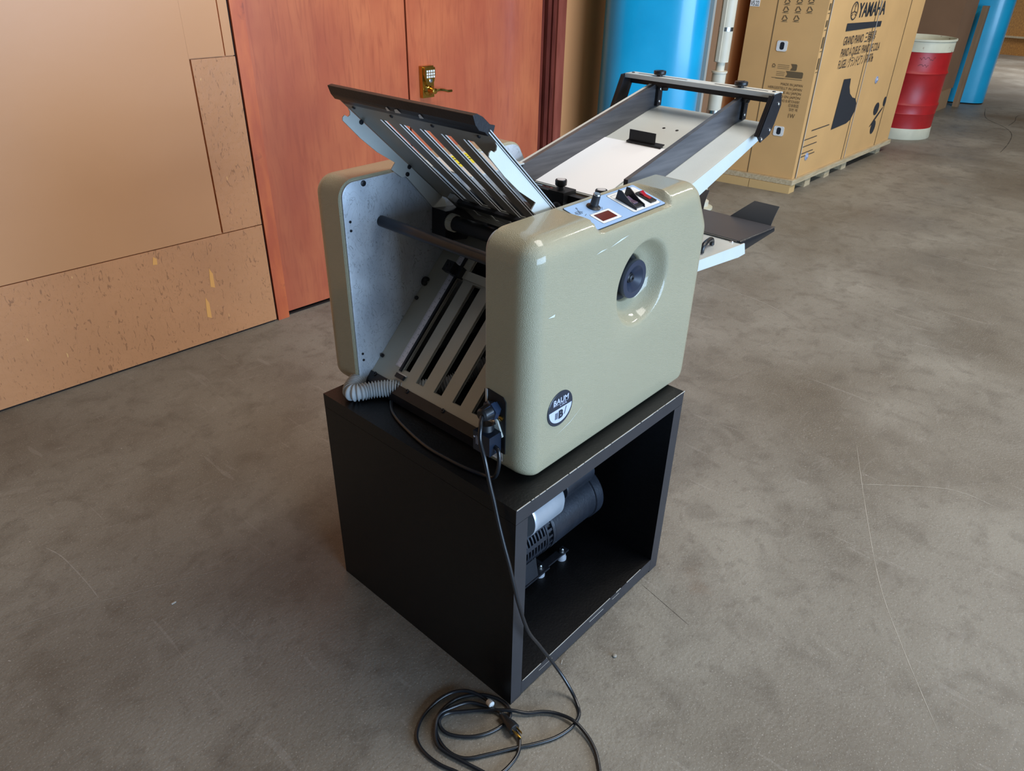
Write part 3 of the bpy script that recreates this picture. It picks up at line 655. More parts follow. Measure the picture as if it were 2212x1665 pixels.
def outline(d=0.0, n=420, cx=0.425, cz=0.92):
    """the cover's side profile sampled at equal angles about the dimple centre"""
    poly = [Vector(p) for p in [(X0, ZB), (X1 - 0.003, ZB), (X1, 0.990), (0.628, ZT), (X0, ZT)]]; NP = len(poly); lines = []
    for i in range(NP):
        p, q2 = poly[i], poly[(i + 1) % NP]; e = (q2 - p).normalized(); k = d * (0.4 if i == 0 else 1.0); lines.append((p + Vector((-e.y, e.x)) * k, e))
    pts = []
    for i in range(NP):
        (p, e), (p2, e2) = lines[i - 1], lines[i]; den = e.x * e2.y - e.y * e2.x; w_ = p2 - p; t = (w_.x * e2.y - w_.y * e2.x) / den; pts.append(tuple(p + e * t))
    base = rounded(pts, [max(r_ - d, 0.006) for r_ in (0.040, 0.046, 0.060, 0.052, 0.044)], 14)
    P = [Vector((a, b)) for a, b in base]; out = []
    for k in range(n):
        a = 2 * PI * k / n; d = Vector((math.cos(a), math.sin(a))); c = Vector((cx, cz)); best = None
        for i in range(len(P)):
            p, q2 = P[i], P[(i + 1) % len(P)]; e = q2 - p; den = d.x * e.y - d.y * e.x
            if abs(den) < 1e-12: continue
            w_ = p - c; tt = (w_.x * e.y - w_.y * e.x) / den; u = (w_.x * d.y - w_.y * d.x) / den
            if tt > 0 and -1e-6 <= u <= 1 + 1e-6 and (best is None or tt < best): best = tt
        out.append(c + d * best)
    return out
def inset(P, d): return outline(d)
def cover(name, yi, yo, dimple, label=None):
    sg = 1 if yo > yi else -1; R = 0.040
    P = outline(); N = len(P); bm = bmesh.new(); rings = []
    def ring(pts, y, clip=False):
        vs = []
        for p in pts:
            z = p.y
            if dimple and clip and 0.255 < p.x < 0.520:
                zp = 1.0692 - 0.0008 + 0.247 * (y - 0.050)
                t = min(1.0, max(0.0, (p.x - 0.240) / 0.030)) if p.x < 0.4 else (1.0 if p.x < 0.5035 else max(0.0, 1 - (p.x - 0.5035) / 0.010))
                if z > 0.98 and z > zp: z = z + (zp - z) * t
            vs.append(bm.verts.new((p.x, y, z)))
        rings.append(vs)
    inner = inset(P, 0.003); ring(inner, yi, True); ring(P, yi + sg * 0.003, True)
    yc = yo - sg * R; m_ = 10
    for k in range(1, m_): ring(P, yi + (yc - yi) * k / m_, True)
    for k in range(0, 13):
        a = PI / 2 * k / 12; ring(inset(P, R * (1 - math.cos(a))), yc + sg * R * math.sin(a), True)
    last = inset(P, R)
    cx, cz = 0.425, 0.920; r0 = 0.098
    circ = [Vector((cx + r0 * math.cos(2 * PI * k / N), cz + r0 * math.sin(2 * PI * k / N))) for k in range(N)]
    for k in range(1, 8):
        t = k / 7; ring([a.lerp(b, t) for a, b in zip(last, circ)], yo)
    if dimple:
        prof = [(0.096, 0.0004), (0.093, 0.0018), (0.090, 0.0045), (0.087, 0.009), (0.083, 0.016), (0.078, 0.024), (0.072, 0.031), (0.064, 0.037), (0.054, 0.041), (0.052, 0.043), (0.051, 0.050)]
        for r_, d_ in prof: ring([Vector((cx + r_ * math.cos(2 * PI * k / N), cz + r_ * math.sin(2 * PI * k / N))) for k in range(N)], yo - sg * d_)
    for A_, B_ in zip(rings, rings[1:]):
        for i in range(N): bm.faces.new([A_[i], A_[(i + 1) % N], B_[(i + 1) % N], B_[i]])
    bm.faces.new(rings[0][::-1])
    if not dimple: bm.faces.new(rings[-1])
    else:
        f = bm.faces.new(rings[-1]); f.material_index = 1
    o = obj(name, bm, [M['shell'], M['dark']], fm, ang=0.7)
    if label: o['label'] = label
    return o
near = cover('side_cover', 0.148, 0.035, True, 'near olive cover with control panel and handwheel dimple')
far = cover('side_cover', 0.576, 0.680, False, 'far olive cover on the wall side')
# small scuffs on the near cover
bm = bmesh.new()
bm.free()
for pts in [[(0.245, 1.030), (0.262, 1.034), (0.28, 1.0335), (0.262, 1.0315)], [(0.29, 1.033), (0.325, 1.041), (0.352, 1.043), (0.32, 1.037)], [(0.155, 0.667), (0.20, 0.680), (0.245, 0.703), (0.2, 0.6785)], [(0.112, 0.945), (0.132, 0.947), (0.13, 0.942)]]:
    bm = bmesh.new(); flat(bm, [(a, 0.0345, b) for a, b in pts])
    obj('scuff_mark', bm, mat('pale_scuff', S(214, 218, 208), 0.5), near, smooth=False)

# side plates (bare metal) just inside each cover
def offset_poly(d):
    return [(X0 + d, ZB + 0.012), (X1 - d, ZB + 0.012), (X1 - d, 0.985), (0.625, ZT - d), (X0 + d, ZT - d)]
for y0, y1, lab in [(0.5715, 0.5765, 'scratched metal plate on the far side'), (0.1475, 0.1525, 'metal plate on the near side')]:
    pl = obj('side_plate', pr_xz(rounded(offset_poly(0.006), [0.028, 0.03, 0.04, 0.04, 0.032], 10), y0, y1, 0.0015), M['steel'], fm)
    pl['label'] = lab
    if y0 > 0.5:
        for (x, z, r) in [(0.129, 1.078, 0.0065), (0.086, 1.003, 0.003), (0.086, 0.983, 0.003), (0.086, 0.681, 0.003), (0.087, 0.664, 0.003)]:
            screw(pl, (x, 0.5712, z), (0, -1, 0), r, 0.0025)
tg = obj('top_guard', bx(0.285, 0.455, 0.40, 0.5715, 1.0935, 1.0965, 0.001), M['feed_grey'], fm)
bm = bmesh.new(); flat(bm, [(0.306, 0.470, 1.0969), (0.386, 0.480, 1.0969), (0.424, 0.558, 1.0969), (0.346, 0.558, 1.0969)])
wl = obj('warning_label', bm, M['yellow'], tg, smooth=False)
bm = bmesh.new()
for r_ in range(4):
    for k in range(5):
        xo = 0.326 + k * 0.013 + r_ * 0.0075
        if (r_ * 3 + k) % 4: flat(bm, [(xo, 0.492 + r_ * 0.016, 1.0972), (xo + 0.009, 0.492 + r_ * 0.016, 1.0972), (xo + 0.009, 0.497 + r_ * 0.016, 1.0972), (xo, 0.497 + r_ * 0.016, 1.0972)])
obj('label_print', bm, M['ink'], wl, smooth=False)
# dark interior body between the plates
obj('chassis', bx(0.46, 0.665, 0.156, 0.568, 0.625, 0.83, 0.01), M['black_metal'], fm)
obj('base_pan', bx(0.12, 0.67, 0.156, 0.568, 0.597, 0.604), M['dark'], fm)
# cross rod
obj('cross_rod', lt((0.170, 0.154, 0.986), (0, 1, 0), [(0, 0.0125), (0.417, 0.0125)], 28), mat('dark_steel_rod', S(66, 68, 74), 0.32, 0.75, var=0.1, var_scale=20), fm)
# fold roller with its gear and bearing block
ro = obj('fold_roller', lt((0.336, 0.158, 0.957), (0, 1, 0), [(0, 0.0178), (0.347, 0.0178)], 36), M['rubber'], fm)
bm = bmesh.new(); n_ = 34; prof = []
for k in range(n_ * 4):
    a = 2 * PI * k / (n_ * 4); r_ = 0.0315 if (k % 4) in (1, 2) else 0.0275; prof.append((0.336 + r_ * 0.66 * math.cos(a), 0.957 + r_ * 0.66 * math.sin(a)))
prism(bm, prof, XZ, 0.504, 0.522); obj('drive_gear', bm, mat('nylon_gear', S(226, 222, 206), 0.5), ro, ang=0.3)
obj('fold_roller', lt((0.450, 0.158, 0.985), (0, 1, 0), [(0, 0.024), (0.40, 0.024)], 36), M['rubber'], fm)
obj('fold_roller', lt((0.500, 0.158, 0.925), (0, 1, 0), [(0, 0.024), (0.40, 0.024)], 36), M['rubber'], fm)
bm = bmesh.new(); prism(bm, [(0.318, 0.915), (0.45, 0.89), (0.48, 0.975), (0.385, 0.975), (0.322, 0.985)], XZ, 0.523, 0.570); bevel(bm, 0.003); obj('bearing_block', bm, M['black_metal'], fm)
bm = bmesh.new(); prism(bm, [(0.39, 0.862), (0.56, 0.872), (0.56, 0.878), (0.39, 0.868)], XZ, 0.16, 0.53); obj('inner_deck', bm, M['plate_grey'], fm)

# ---- slotted plate builder
def slotted(o3, d3, n3, us, y0, y1, slots, th, bend=None):
    """plate in plane through o3 (u along d3, y), thickness th along n3; slots = list of (u0,u1,ya,yb)"""
    ub = sorted(set([us[0], us[1]] + [s[0] for s in slots] + [s[1] for s in slots])); yb = sorted(set([y0, y1] + [s[2] for s in slots] + [s[3] for s in slots]))
    bm = bmesh.new(); V = {}
    def vert(i, j):
        if (i, j) not in V:
            p = Vector(o3) + Vector(d3) * ub[i]; V[(i, j)] = bm.verts.new((p.x, yb[j], p.z))
        return V[(i, j)]
    for i in range(len(ub) - 1):
        for j in range(len(yb) - 1):
            um, ym = (ub[i] + ub[i + 1]) / 2, (yb[j] + yb[j + 1]) / 2
            if any(s[0] < um < s[1] and s[2] < ym < s[3] for s in slots): continue
            bm.faces.new([vert(i, j), vert(i + 1, j), vert(i + 1, j + 1), vert(i, j + 1)])
    r = bmesh.ops.extrude_face_region(bm, geom=bm.faces[:])
    for g in r['geom']:
        if isinstance(g, bmesh.types.BMVert): g.co += Vector(n3) * th
    return bm

# ---- upper fold plate (rises toward the front)
k1 = 0.93; du = Vector((1, 0, -k1)).normalized(); nu = Vector((k1, 0, 1)).normalized()     # nu points up and back
uo = Vector((0.086, 0, 1.2525))
LEN = (0.352 - 0.086) / du.x
YS = [(0.462, 0.486), (0.397, 0.428), (0.341, 0.370), (0.284, 0.312), (0.226, 0.254)]
u0 = (0.118 - 0.086) / du.x; u1 = (0.343 - 0.086) / du.x
up_bm = slotted(uo, du, nu, (0, LEN), 0.1600, 0.5685, [(u0, u1, a, b) for a, b in YS], 0.0015)
up_pl = obj('upper_fold_plate', up_bm, M['plate_grey'], fm, smooth=False)
bm = slotted(uo + nu * 0.0048, du, nu, (0, LEN), 0.1600, 0.5685, [(u0, u1, a, b) for a, b in YS], 0.0015)
obj('rear_sheet', bm, M['plate_grey'], up_pl, smooth=False)
for a, b in YS:      # bright cut edge of both sheets along each slot
    bm = bmesh.new()
    for off in (0.0, 0.0048):
        p0 = uo + du * u0 + nu * off; p1 = uo + du * u1 + nu * off
        q8 = [Vector((p0.x, b, p0.z)), Vector((p1.x, b, p1.z)), Vector((p1.x, b, p1.z)) + nu * 0.0018, Vector((p0.x, b, p0.z)) + nu * 0.0018]
        lo = [bm.verts.new(v_ - nu * 0.00015) for v_ in q8]; hi = [bm.verts.new(v_ - nu * 0.00015 - Vector((0, 0.0012, 0))) for v_ in q8]
        bm.faces.new(lo); bm.faces.new(hi[::-1])
        for i in range(4): bm.faces.new([lo[i], lo[(i + 1) % 4], hi[(i + 1) % 4], hi[i]])
    obj('slot_edge', bm, M['alu'], up_pl, smooth=False)
for off in (0.0, 0.0048):
    bm = bmesh.new(); p0 = uo + nu * off; p1 = uo + du * LEN + nu * off
    prism(bm, [(p0.x, p0.z), (p1.x, p1.z), (p1.x + nu.x * .0018, p1.z + nu.z * .0018), (p0.x + nu.x * .0018, p0.z + nu.z * .0018)], XZ, 0.1592, 0.1601); obj('sheet_edge', bm, M['alu'], up_pl, smooth=False)
# side flanges with the hook notch
FL = [(0.104, 1.2342), (0.1078, 1.2275), (0.1065, 1.221), (0.101, 1.218), (0.0935, 1.2225), (0.0885, 1.219), (0.0875, 1.213), (0.128, 1.172), (0.168, 1.138), (0.215, 1.108), (0.203, 1.095), (0.232, 1.072), (0.243, 1.073),
      (0.30, 1.010), (0.343, 0.962), (0.366, 0.972), (0.360, 0.9965)]
for y0, y1 in [(0.5655, 0.5680), (0.1602, 0.1627)]:
    f_ = obj('side_flange', pr_xz(FL, y0, y1), M['feed_grey'], up_pl, smooth=False)
# small lit triangle bracket + latch screws
for (x, z) in [(0.132, 1.208), (0.2535, 1.096), (0.247, 1.081)]: screw(up_pl, (x, 0.5652, z - 0.004), (0, -1, 0), 0.005, 0.004)
for y in (0.542, 0.427, 0.313, 0.196):
    p = uo + du * 0.019; screw(up_pl, (p.x - nu.x * 0.0005, y, p.z - nu.z * 0.0005), -nu, 0.0038, 0.002)
# black bar along the top edge
HB = [(0.088, 1.246), (0.080, 1.2535), (0.066, 1.258), (0.058, 1.268), (0.052, 1.284), (0.062, 1.286), (0.076, 1.279), (0.094, 1.264), (0.105, 1.262), (0.101, 1.250)]
hb = obj('grip_bar', pr_xz(HB, 0.162, 0.556, 0.0012), M['black_metal'], up_pl, ang=0.3)
bm = bmesh.new()
for y, ln in [(0.395, 0.010), (0.372, 0.018), (0.306, 0.012)]:
    pts = [(0.0655, 1.2572), (0.0615, 1.2625), (0.0585, 1.2665)]
    flat(bm, [(0.0650, y, 1.2578), (0.0640, y - ln, 1.2590), (0.0585, y - ln * 0.7, 1.2665), (0.0600, y - ln * 0.2, 1.2645)])
bmesh.ops.translate(bm, vec=(-0.0006, 0, -0.0004), verts=bm.verts)
obj('paint_chip', bm, M['alu'], hb, smooth=False)
# paper stop bar across the lower part, and latch
pS = uo + du * (0.2525 / du.x)
bm = bmesh.new()
c_ = pS - nu * 0.010
prism(bm, [(c_.x - 0.006, c_.z + 0.004), (c_.x + 0.008, c_.z - 0.009), (c_.x + 0.014, c_.z - 0.004), (c_.x, c_.z + 0.009)], XZ, 0.175, 0.498)
obj('stop_bar', bm, M['black_metal'], up_pl, smooth=False)
bm = bmesh.new(); prism(bm, [(c_.x - 0.020, c_.z + 0.014), (c_.x + 0.004, c_.z - 0.004), (c_.x + 0.010, c_.z + 0.004), (c_.x - 0.012, c_.z + 0.022)], XZ, 0.490, 0.505); obj('stop_latch', bm, M['alu'], up_pl, smooth=False)
# lower tongue of the plate (bends down to the rollers) with slot ends
uo2 = uo + du * LEN
d2_ = du; n2_ = nu
TY = (0.482, 0.424, 0.366, 0.308)
bm = slotted(uo2, d2_, n2_, (0.0002, 0.088), 0.178, 0.552, [(0.010, 0.050, y - 0.012, y) for y in TY], 0.0015)
obj('lower_tongue', bm, M['plate_grey'], up_pl, smooth=False)
for y in TY:
    bm = bmesh.new()
    for q_, ln in [(y + 0.001, 0.054), (y - 0.013, 0.044)]:
        a3 = uo2 + d2_ * 0.006; b3 = uo2 + d2_ * ln; c3 = b3 + d2_ * 0.010
        for (A3, ya), (B3, yb3) in [((a3, q_), (b3, q_)), ((b3, q_), (c3, q_ - 0.022))]:
            P3 = Vector((A3.x, ya, A3.z)) - n2_ * 0.0012; Q3 = Vector((B3.x, yb3, B3.z)) - n2_ * 0.0012; t_ = (Q3 - P3).normalized(); s_ = t_.cross(n2_).normalized() * 0.0016
            flat(bm, [P3 - s_, Q3 - s_, Q3 + s_, P3 + s_])
    obj('slot_end', bm, M['alu'], up_pl, smooth=False)
# other metal visible behind the plate: slanted cross members
for (xa, za, ya, yb) in [(0.52, 0.955, 0.17, 0.56)]:
    obj('cross_member', bx(xa, xa + 0.03, ya, yb, za - 0.006, za, 0.001), M['black_metal'], fm)

# ---- lower fold plate
k2 = 0.985; dl = Vector((1, 0, k2)).normalized(); nl = Vector((-k2, 0, 1)).normalized()
lo3 = Vector((0.094, 0, 0.608))
def U(x): return (x - 0.094) / dl.x
LS = [(0.123, 0.318)]
slots = []
for yb_ in (0.429, 0.368, 0.3065, 0.246, 0.186):
    slots.append((U(0.127), U(0.318), yb_ - 0.0255, yb_))
slots.append((U(0.137), U(0.318), 0.4615, 0.4830)); 
slots += [(U(0.334), U(0.375), 0.404, 0.462), (U(0.334), U(0.375), 0.33, 0.385)]
bm = slotted(lo3, dl, nl, (0, U(0.405)), 0.153, 0.5712, slots, 0.003)
lo_pl = obj('lower_fold_plate', bm, mat('lower_plate_grey', S(172, 171, 160), 0.36, 0.1, var=0.03, var_scale=12), fm, smooth=False)
bm = slotted(lo3 - nl * 0.0045, dl, nl, (U(0.12), U(0.40)), 0.160, 0.565, [(s[0] + 0.002, s[1] - 0.002, s[2], s[3] - 0.0015) for s in slots], 0.0015)
obj('under_sheet', bm, M['plate_grey'], lo_pl, smooth=False)
# ruler strip, side rail, end stop
pR = lambda x, y, off=0.0: Vector((lo3.x + dl.x * U(x), y, lo3.z + dl.z * U(x))) + nl * (0.003 + off)
bm = bmesh.new(); flat(bm, [pR(0.138, 0.5125, .0006), pR(0.366, 0.5125, .0006), pR(0.366, 0.4945, .0006), pR(0.138, 0.4945, .0006)])
ru = obj('ruler', bm, mat('steel_ruler', S(236, 232, 240), 0.35), lo_pl, smooth=False)
bm = bmesh.new(); n = 0; x = 0.139
while x < 0.362:
    ln = 0.009 if n % 8 == 0 else (0.006 if n % 4 == 0 else 0.004)
    flat(bm, [pR(x, 0.5120, .001), pR(x + 0.0004, 0.5120, .001), pR(x + 0.0004, 0.5120 - ln, .001), pR(x, 0.5120 - ln, .001)]); x += 0.00225; n += 1
k = 0; x = 0.150
for k in range(12): text_bm(str(k + 1), pR(0.146 + 0.018 * k, 0.4965, 0.0), (0, 1, 0) if False else -Vector((0, -1, 0)), dl, 0.0048, bm=bm, lift=-0.0010)
obj('ruler_marks', bm, M['ink'], ru, smooth=False)
bm = bmesh.new(); 
v8 = [pR(0.132, 0.4900, 0), pR(0.372, 0.4900, 0), pR(0.372, 0.4840, 0), pR(0.132, 0.4840, 0)]
lo_ = [bm.verts.new(p) for p in v8]; hi_ = [bm.verts.new(p + nl * 0.006) for p in v8]; bm.faces.new(lo_); bm.faces.new(hi_[::-1])
for i in range(4): bm.faces.new([lo_[i], lo_[(i + 1) % 4], hi_[(i + 1) % 4], hi_[i]])
obj('guide_rail', bm, M['black_metal'], lo_pl, smooth=False)
# cross plate carrying the sheet stop and its black knob
v8 = [pR(0.321, 0.474, .001), pR(0.336, 0.474, .001), pR(0.336, 0.160, .001), pR(0.321, 0.160, .001)]
bm = bmesh.new(); lo_ = [bm.verts.new(p) for p in v8]; hi_ = [bm.verts.new(p + nl * 0.004) for p in v8]; bm.faces.new(lo_); bm.faces.new(hi_[::-1])
for i in range(4): bm.faces.new([lo_[i], lo_[(i + 1) % 4], hi_[(i + 1) % 4], hi_[i]])
obj('stop_crossbar', bm, M['paint_grey'], lo_pl, smooth=False)
mk = Matrix.Identity(4)
for i in range(3): mk[i][0] = dl[i]; mk[i][1] = (0, 1, 0)[i]; mk[i][2] = nl[i]; mk[i][3] = pR(0.327, 0.488, 0)[i]
kb = obj('clamp_block', bx(-0.012, 0.014, -0.022, 0.012, 0.0, 0.020, 0.003, mtx=mk), M['black'], lo_pl)
obj('clamp_knob', bx(-0.014, 0.014, -0.006, 0.020, 0.020, 0.036, 0.005, 3, mtx=mk), M['black'], kb)
obj('knob_screw', lt(mk @ Vector((0, 0.007, 0.036)), nl, [(0, 0.008), (0.002, 0.007), (0.002, 0.003), (0.0005, 0.0028), (0.0005, 0)], 18), M['black_metal'], kb)
# bottom black rail with screws
bm = bmesh.new(); v8 = [Vector((0.0935, 0.5705, 0.6065)), Vector((0.1105, 0.5705, 0.6245)), Vector((0.1105, 0.152, 0.6245)), Vector((0.0935, 0.152, 0.6065))]
v8 = [v_ + nl * 0.003 for v_ in v8]
lo_ = [bm.verts.new(p) for p in v8]; hi_ = [bm.verts.new(p + nl * 0.003) for p in v8]; bm.faces.new(lo_); bm.faces.new(hi_[::-1])
for i in range(4): bm.faces.new([lo_[i], lo_[(i + 1) % 4], hi_[(i + 1) % 4], hi_[i]])
box(bm, 0.0885, 0.0915, 0.152, 0.5705, 0.589, 0.6095)
rl = obj('bottom_rail', bm, M['black_metal'], lo_pl, smooth=False)
for y in (0.553, 0.436, 0.315, 0.200):
    screw(rl, pR(0.108, y, 0.003), nl, 0.0055, 0.003)
for (x, y) in [(0.142, 0.5655), (0.259, 0.5655)]: screw(lo_pl, pR(x, y, 0.001), (nl + Vector((0, -0.8, 0))).normalized(), 0.005, 0.005)
screw(fm, (0.290, 0.5712, 0.806), (0, -1, 0), 0.012, 0.012, M['black'], 'plate_latch')
for (x, y) in [(0.125, 0.4815), (0.122, 0.182)]:
    mk2 = Matrix.Identity(4)
    for i in range(3): mk2[i][0] = dl[i]; mk2[i][1] = (0, 1, 0)[i]; mk2[i][2] = nl[i]; mk2[i][3] = pR(x, y, 0)[i]
    o_ = obj('hinge_bracket', bx(-0.007, 0.004, -0.017, 0.010, 0, 0.007, 0.001, mtx=mk2), M['black_metal'], lo_pl)
    obj('bracket_clip', bx(0.0035, 0.0065, -0.020, 0.006, 0.001, 0.004, mtx=mk2), M['alu'], lo_pl, smooth=False)

# ---- feeder table
SL = 0.2604; dt = Vector((1, 0, SL)).normalized(); ntb = Vector((-SL, 0, 1)).normalized()
zt = lambda x: 1.028 + SL * (x - 0.781)
ft = obj('feed_table', pr_xz([(0.645, zt(0.645)), (1.158, zt(1.158)), (1.158, zt(1.158) - 0.004), (0.645, zt(0.645) - 0.004)], 0.158, 0.568, 0.0008), M['feed_grey'], fm, smooth=False)
lip = [(0.692, zt(0.692)), (1.119, zt(1.119)), (1.158, zt(1.158)), (1.158, zt(1.158) - 0.014), (1.127, 1.086), (0.83, 0.991), (0.692, 0.948)]
for y0, y1 in [(0.1545, 0.158), (0.568, 0.5715)]: obj('table_lip', pr_xz(lip, y0, y1), M['feed_grey'], ft, smooth=False)
bm = bmesh.new(); box(bm, 1.1545, 1.158, 0.158, 0.568, zt(1.158) - 0.016, zt(1.158) - 0.003); obj('end_lip', bm, M['feed_grey'], ft, smooth=False)
for (x, y) in [(1.033, 0.393), (1.033, 0.351)]:
    obj('rivet_hole', lt(Vector((x, y, zt(x))) + ntb * 0.0003, ntb, [(0, 0.0045), (0.0003, 0.0045), (0.0003, 0)], 16), M['dark'], ft, smooth=False)
# side guides
def guide(yb0, yb1, x0, x1, yend, flange):
    bm = bmesh.new()
    def pt(x, s, h): # s across -> shifts with x
        t = (x - 0.62) / (1.15 - 0.62); y = yb0 + (yend - yb0) * t + s
        return Vector((x, y, zt(x) + 0.0012)) + Vector((0, 0, h))
    wv = yb1 - yb0
    prof = [(0, 0), (wv, 0), (wv, 0.062), (0, 0.062)]
    n0 = [bm.verts.new(pt(x0, s, h)) for s, h in prof]; n1 = [bm.verts.new(pt(x1, s, h)) for s, h in prof]
    bm.faces.new(n0); bm.faces.new(n1[::-1])
    for i in range(4): bm.faces.new([n0[i], n0[(i + 1) % 4], n1[(i + 1) % 4], n1[i]])
    bevel(bm, 0.001)
    return bm
gl = obj('side_guide', guide(0.529, 0.541, 0.600, 1.150, 0.500, 1), M['guide'], ft)
gr = obj('side_guide', guide(0.238, 0.250, 0.640, 1.150, 0.228, 1), M['guide'], ft)
bm = bmesh.new(); 
g0 = [Vector((0.600, 0.5405, zt(0.600) + 0.0632)), Vector((1.148, 0.5120, zt(1.148) + 0.0632)), Vector((1.148, 0.5210, zt(1.148) + 0.0632)), Vector((0.600, 0.5500, zt(0.600) + 0.0632))]
lo_ = [bm.verts.new(p) for p in g0]; hi_ = [bm.verts.new(p - Vector((0, 0, 0.0015))) for p in g0]; bm.faces.new(lo_); bm.faces.new(hi_[::-1])
for i in range(4): bm.faces.new([lo_[i], lo_[(i + 1) % 4], hi_[(i + 1) % 4], hi_[i]])
obj('guide_flange', bm, M['feed_grey'], gl, smooth=False)
gl['label'] = 'guide on the wall side'; gr['label'] = 'guide on the near side'
for gy, pg in [(0.497, gl), (0.226, gr)]:
    b_ = obj('end_bracket', bx(1.143, 1.165, gy - 0.006, gy + 0.012, zt(1.15) - 0.004 + 0.006, 1.186, 0.001), M['black_metal'], pg)
    for z in (1.138, 1.172): screw(b_, (1.154, gy - 0.0062, z), (0, -1, 0), 0.0045, 0.002, M['chrome'])
# crossbar with slots, arms and thumb screws
cbar = slotted(Vector((1.118, 0, 1.2035)), Vector((1, 0, 0)), Vector((0, 0, 1)), (0, 0.046), 0.130, 0.594,
    [(0.018, 0.028, 0.402, 0.566), (0.018, 0.028, 0.160, 0.318)], 0.004)
cb_ = obj('crossbar', cbar, M['feed_grey'], ft, smooth=False)
bm = bmesh.new(); box(bm, 1.1155, 1.1178, 0.130, 0.594, 1.196, 1.2070); obj('crossbar_lip', bm, M['feed_grey'], cb_, smooth=False)
obj('crossbar_channel', bx(1.138, 1.160, 0.136, 0.588, 1.180, 1.2032, 0.001), M['black_metal'], cb_)
bm = bmesh.new()
bm.free()
for y in (0.144, 0.582): obj('rivet', lt((1.141, y, 1.2075), (0, 0, 1), [(0, 0.0045), (0.0016, 0.0045), (0.002, 0.003), (0.002, 0)], 14), M['black_metal'], cb_)
for y in (0.492, 0.2385):
    kn = obj('thumb_screw', lt((1.141, y, 1.2078), (0, 0, 1), [(0, 0.008), (0.004, 0.008), (0.004, 0.0165), (0.006, 0.0175), (0.013, 0.0175), (0.0145, 0.0165), (0.013, 0.006), (0.013, 0)], 32), M['black'], cb_)
    obj('thumb_screw_slot', bx(1.1255, 1.1565, y - 0.0015, y + 0.0015, 1.2205, 1.2228), M['black_metal'], kn, smooth=False)
    obj('clamp_nut', lt((1.141, y - 0.022, 1.172), (0, 0, 1), [(0, 0.009), (0.008, 0.011), (0.010, 0.008)], 16), M['black'], cb_)
arm = [(1.104, 1.205), (1.150, 1.207), (1.160, 1.176), (1.139, 1.130), (1.122, 1.106), (1.076, 1.092), (1.056, 1.108)]
for y0, y1, s in [(0.126, 0.1545, -1), (0.5715, 0.600, 1)]:
    yy = (y0, y0 + 0.004) if s < 0 else (y1 - 0.004, y1)
    a_ = obj('support_arm', pr_xz(arm, yy[0], yy[1]), M['black_metal'], cb_, smooth=False)
    bm = bmesh.new(); prism(bm, [(1.104, 1.203), (1.108, 1.201), (1.061, 1.107), (1.057, 1.109)], XZ, *((y0, y0 + 0.013) if s < 0 else (y1 - 0.013, y1))); obj('arm_return', bm, M['black_metal'], a_, smooth=False)
    for (x, z) in [(1.143, 1.180), (1.118, 1.118), (1.078, 1.100)]: screw(a_, (x, y0 if s < 0 else y1, z), (0, s, 0), 0.005, 0.0025, M['chrome'])
# paper back stop
ps = obj('paper_stop', pr_xz([(0.918, zt(0.918) + 0.0045), (0.936, zt(0.936) + 0.0045), (0.936, zt(0.936) + 0.007), (0.918, zt(0.918) + 0.007)], 0.327, 0.437), M['black_metal'], ft, smooth=False)
bm = bmesh.new(); prism(bm, [(0.434, zt(0.927) + 0.006), (0.3515, zt(0.927) + 0.006), (0.3515, zt(0.927) + 0.034), (0.434, zt(0.927) + 0.034)], YZ, 0.926, 0.9285); obj('stop_upright', bm, M['black_metal'], ps, smooth=False)
# feed head: cross rail and clamps near the machine
obj('feed_rail', bx(0.612, 0.632, 0.170, 0.560, 0.970, 0.9915, 0.0015), M['black_metal'], fm)
for y, z in [(0.415, 0.0), (0.292, 0.002)]:
    fc = obj('feed_clamp', bx(0.592, 0.642, y - 0.026, y + 0.022, 0.962, 1.001, 0.004), M['black'], fm)
    obj('clamp_post', lt((0.613, y, 1.0), (0, 0, 1), [(0, 0.010), (0.010, 0.0075)], 20), M['black'], fc)
    kn = obj('clamp_screw', lt((0.613, y, 1.010), (0, 0, 1), [(0, 0.010), (0.003, 0.0145), (0.013, 0.0150), (0.016, 0.0140), (0.016, 0.0)], 28), M['black'], fc)
    obj('screw_cap', lt((0.613, y, 1.0262), (0, 0, 1), [(0, 0.0105), (0.0008, 0.0100), (0.0008, 0)], 24), mat('worn_cap', S(196, 196, 200), 0.45), kn)
    obj('clamp_wheel', lt((0.590, y - 0.012, 0.965), (-1, 0, 0.2), [(0, 0.012), (0.010, 0.012), (0.012, 0.008)], 20), M['black_metal'], fc)

# ---- delivery tray
zd = lambda x: 0.787 - 0.0765 * (x - 1.163)
dtm = obj('delivery_tray', pr_xz([(0.66, zd(0.66)), (1.163, zd(1.163)), (1.163, zd(1.163) - 0.004), (0.66, zd(0.66) - 0.004)], 0.1585, 0.565), M['feed_grey'], fm, smooth=False)
lip2 = [(0.66, zd(0.66) + 0.001), (1.163, zd(1.163) + 0.001), (1.176, 0.750), (1.124, 0.754), (1.116, 0.750), (0.66, 0.808 - 0.012)]
lip2 = [(0.68, zd(0.68) + 0.001), (1.163, zd(1.163) + 0.001), (1.178, 0.752), (1.135, 0.7515), (1.120, 0.7535), (0.68, 0.799)]
for y0, y1 in [(0.155, 0.1585), (0.565, 0.5685)]: obj('tray_lip', pr_xz(lip2, y0, y1), M['feed_grey'], dtm, smooth=False)
for (x, y) in [(1.143, 0.186), (1.158, 0.172)]: screw(dtm, (x, y, zd(x)), (0, 0, 1), 0.006, 0.004, M['chrome'])
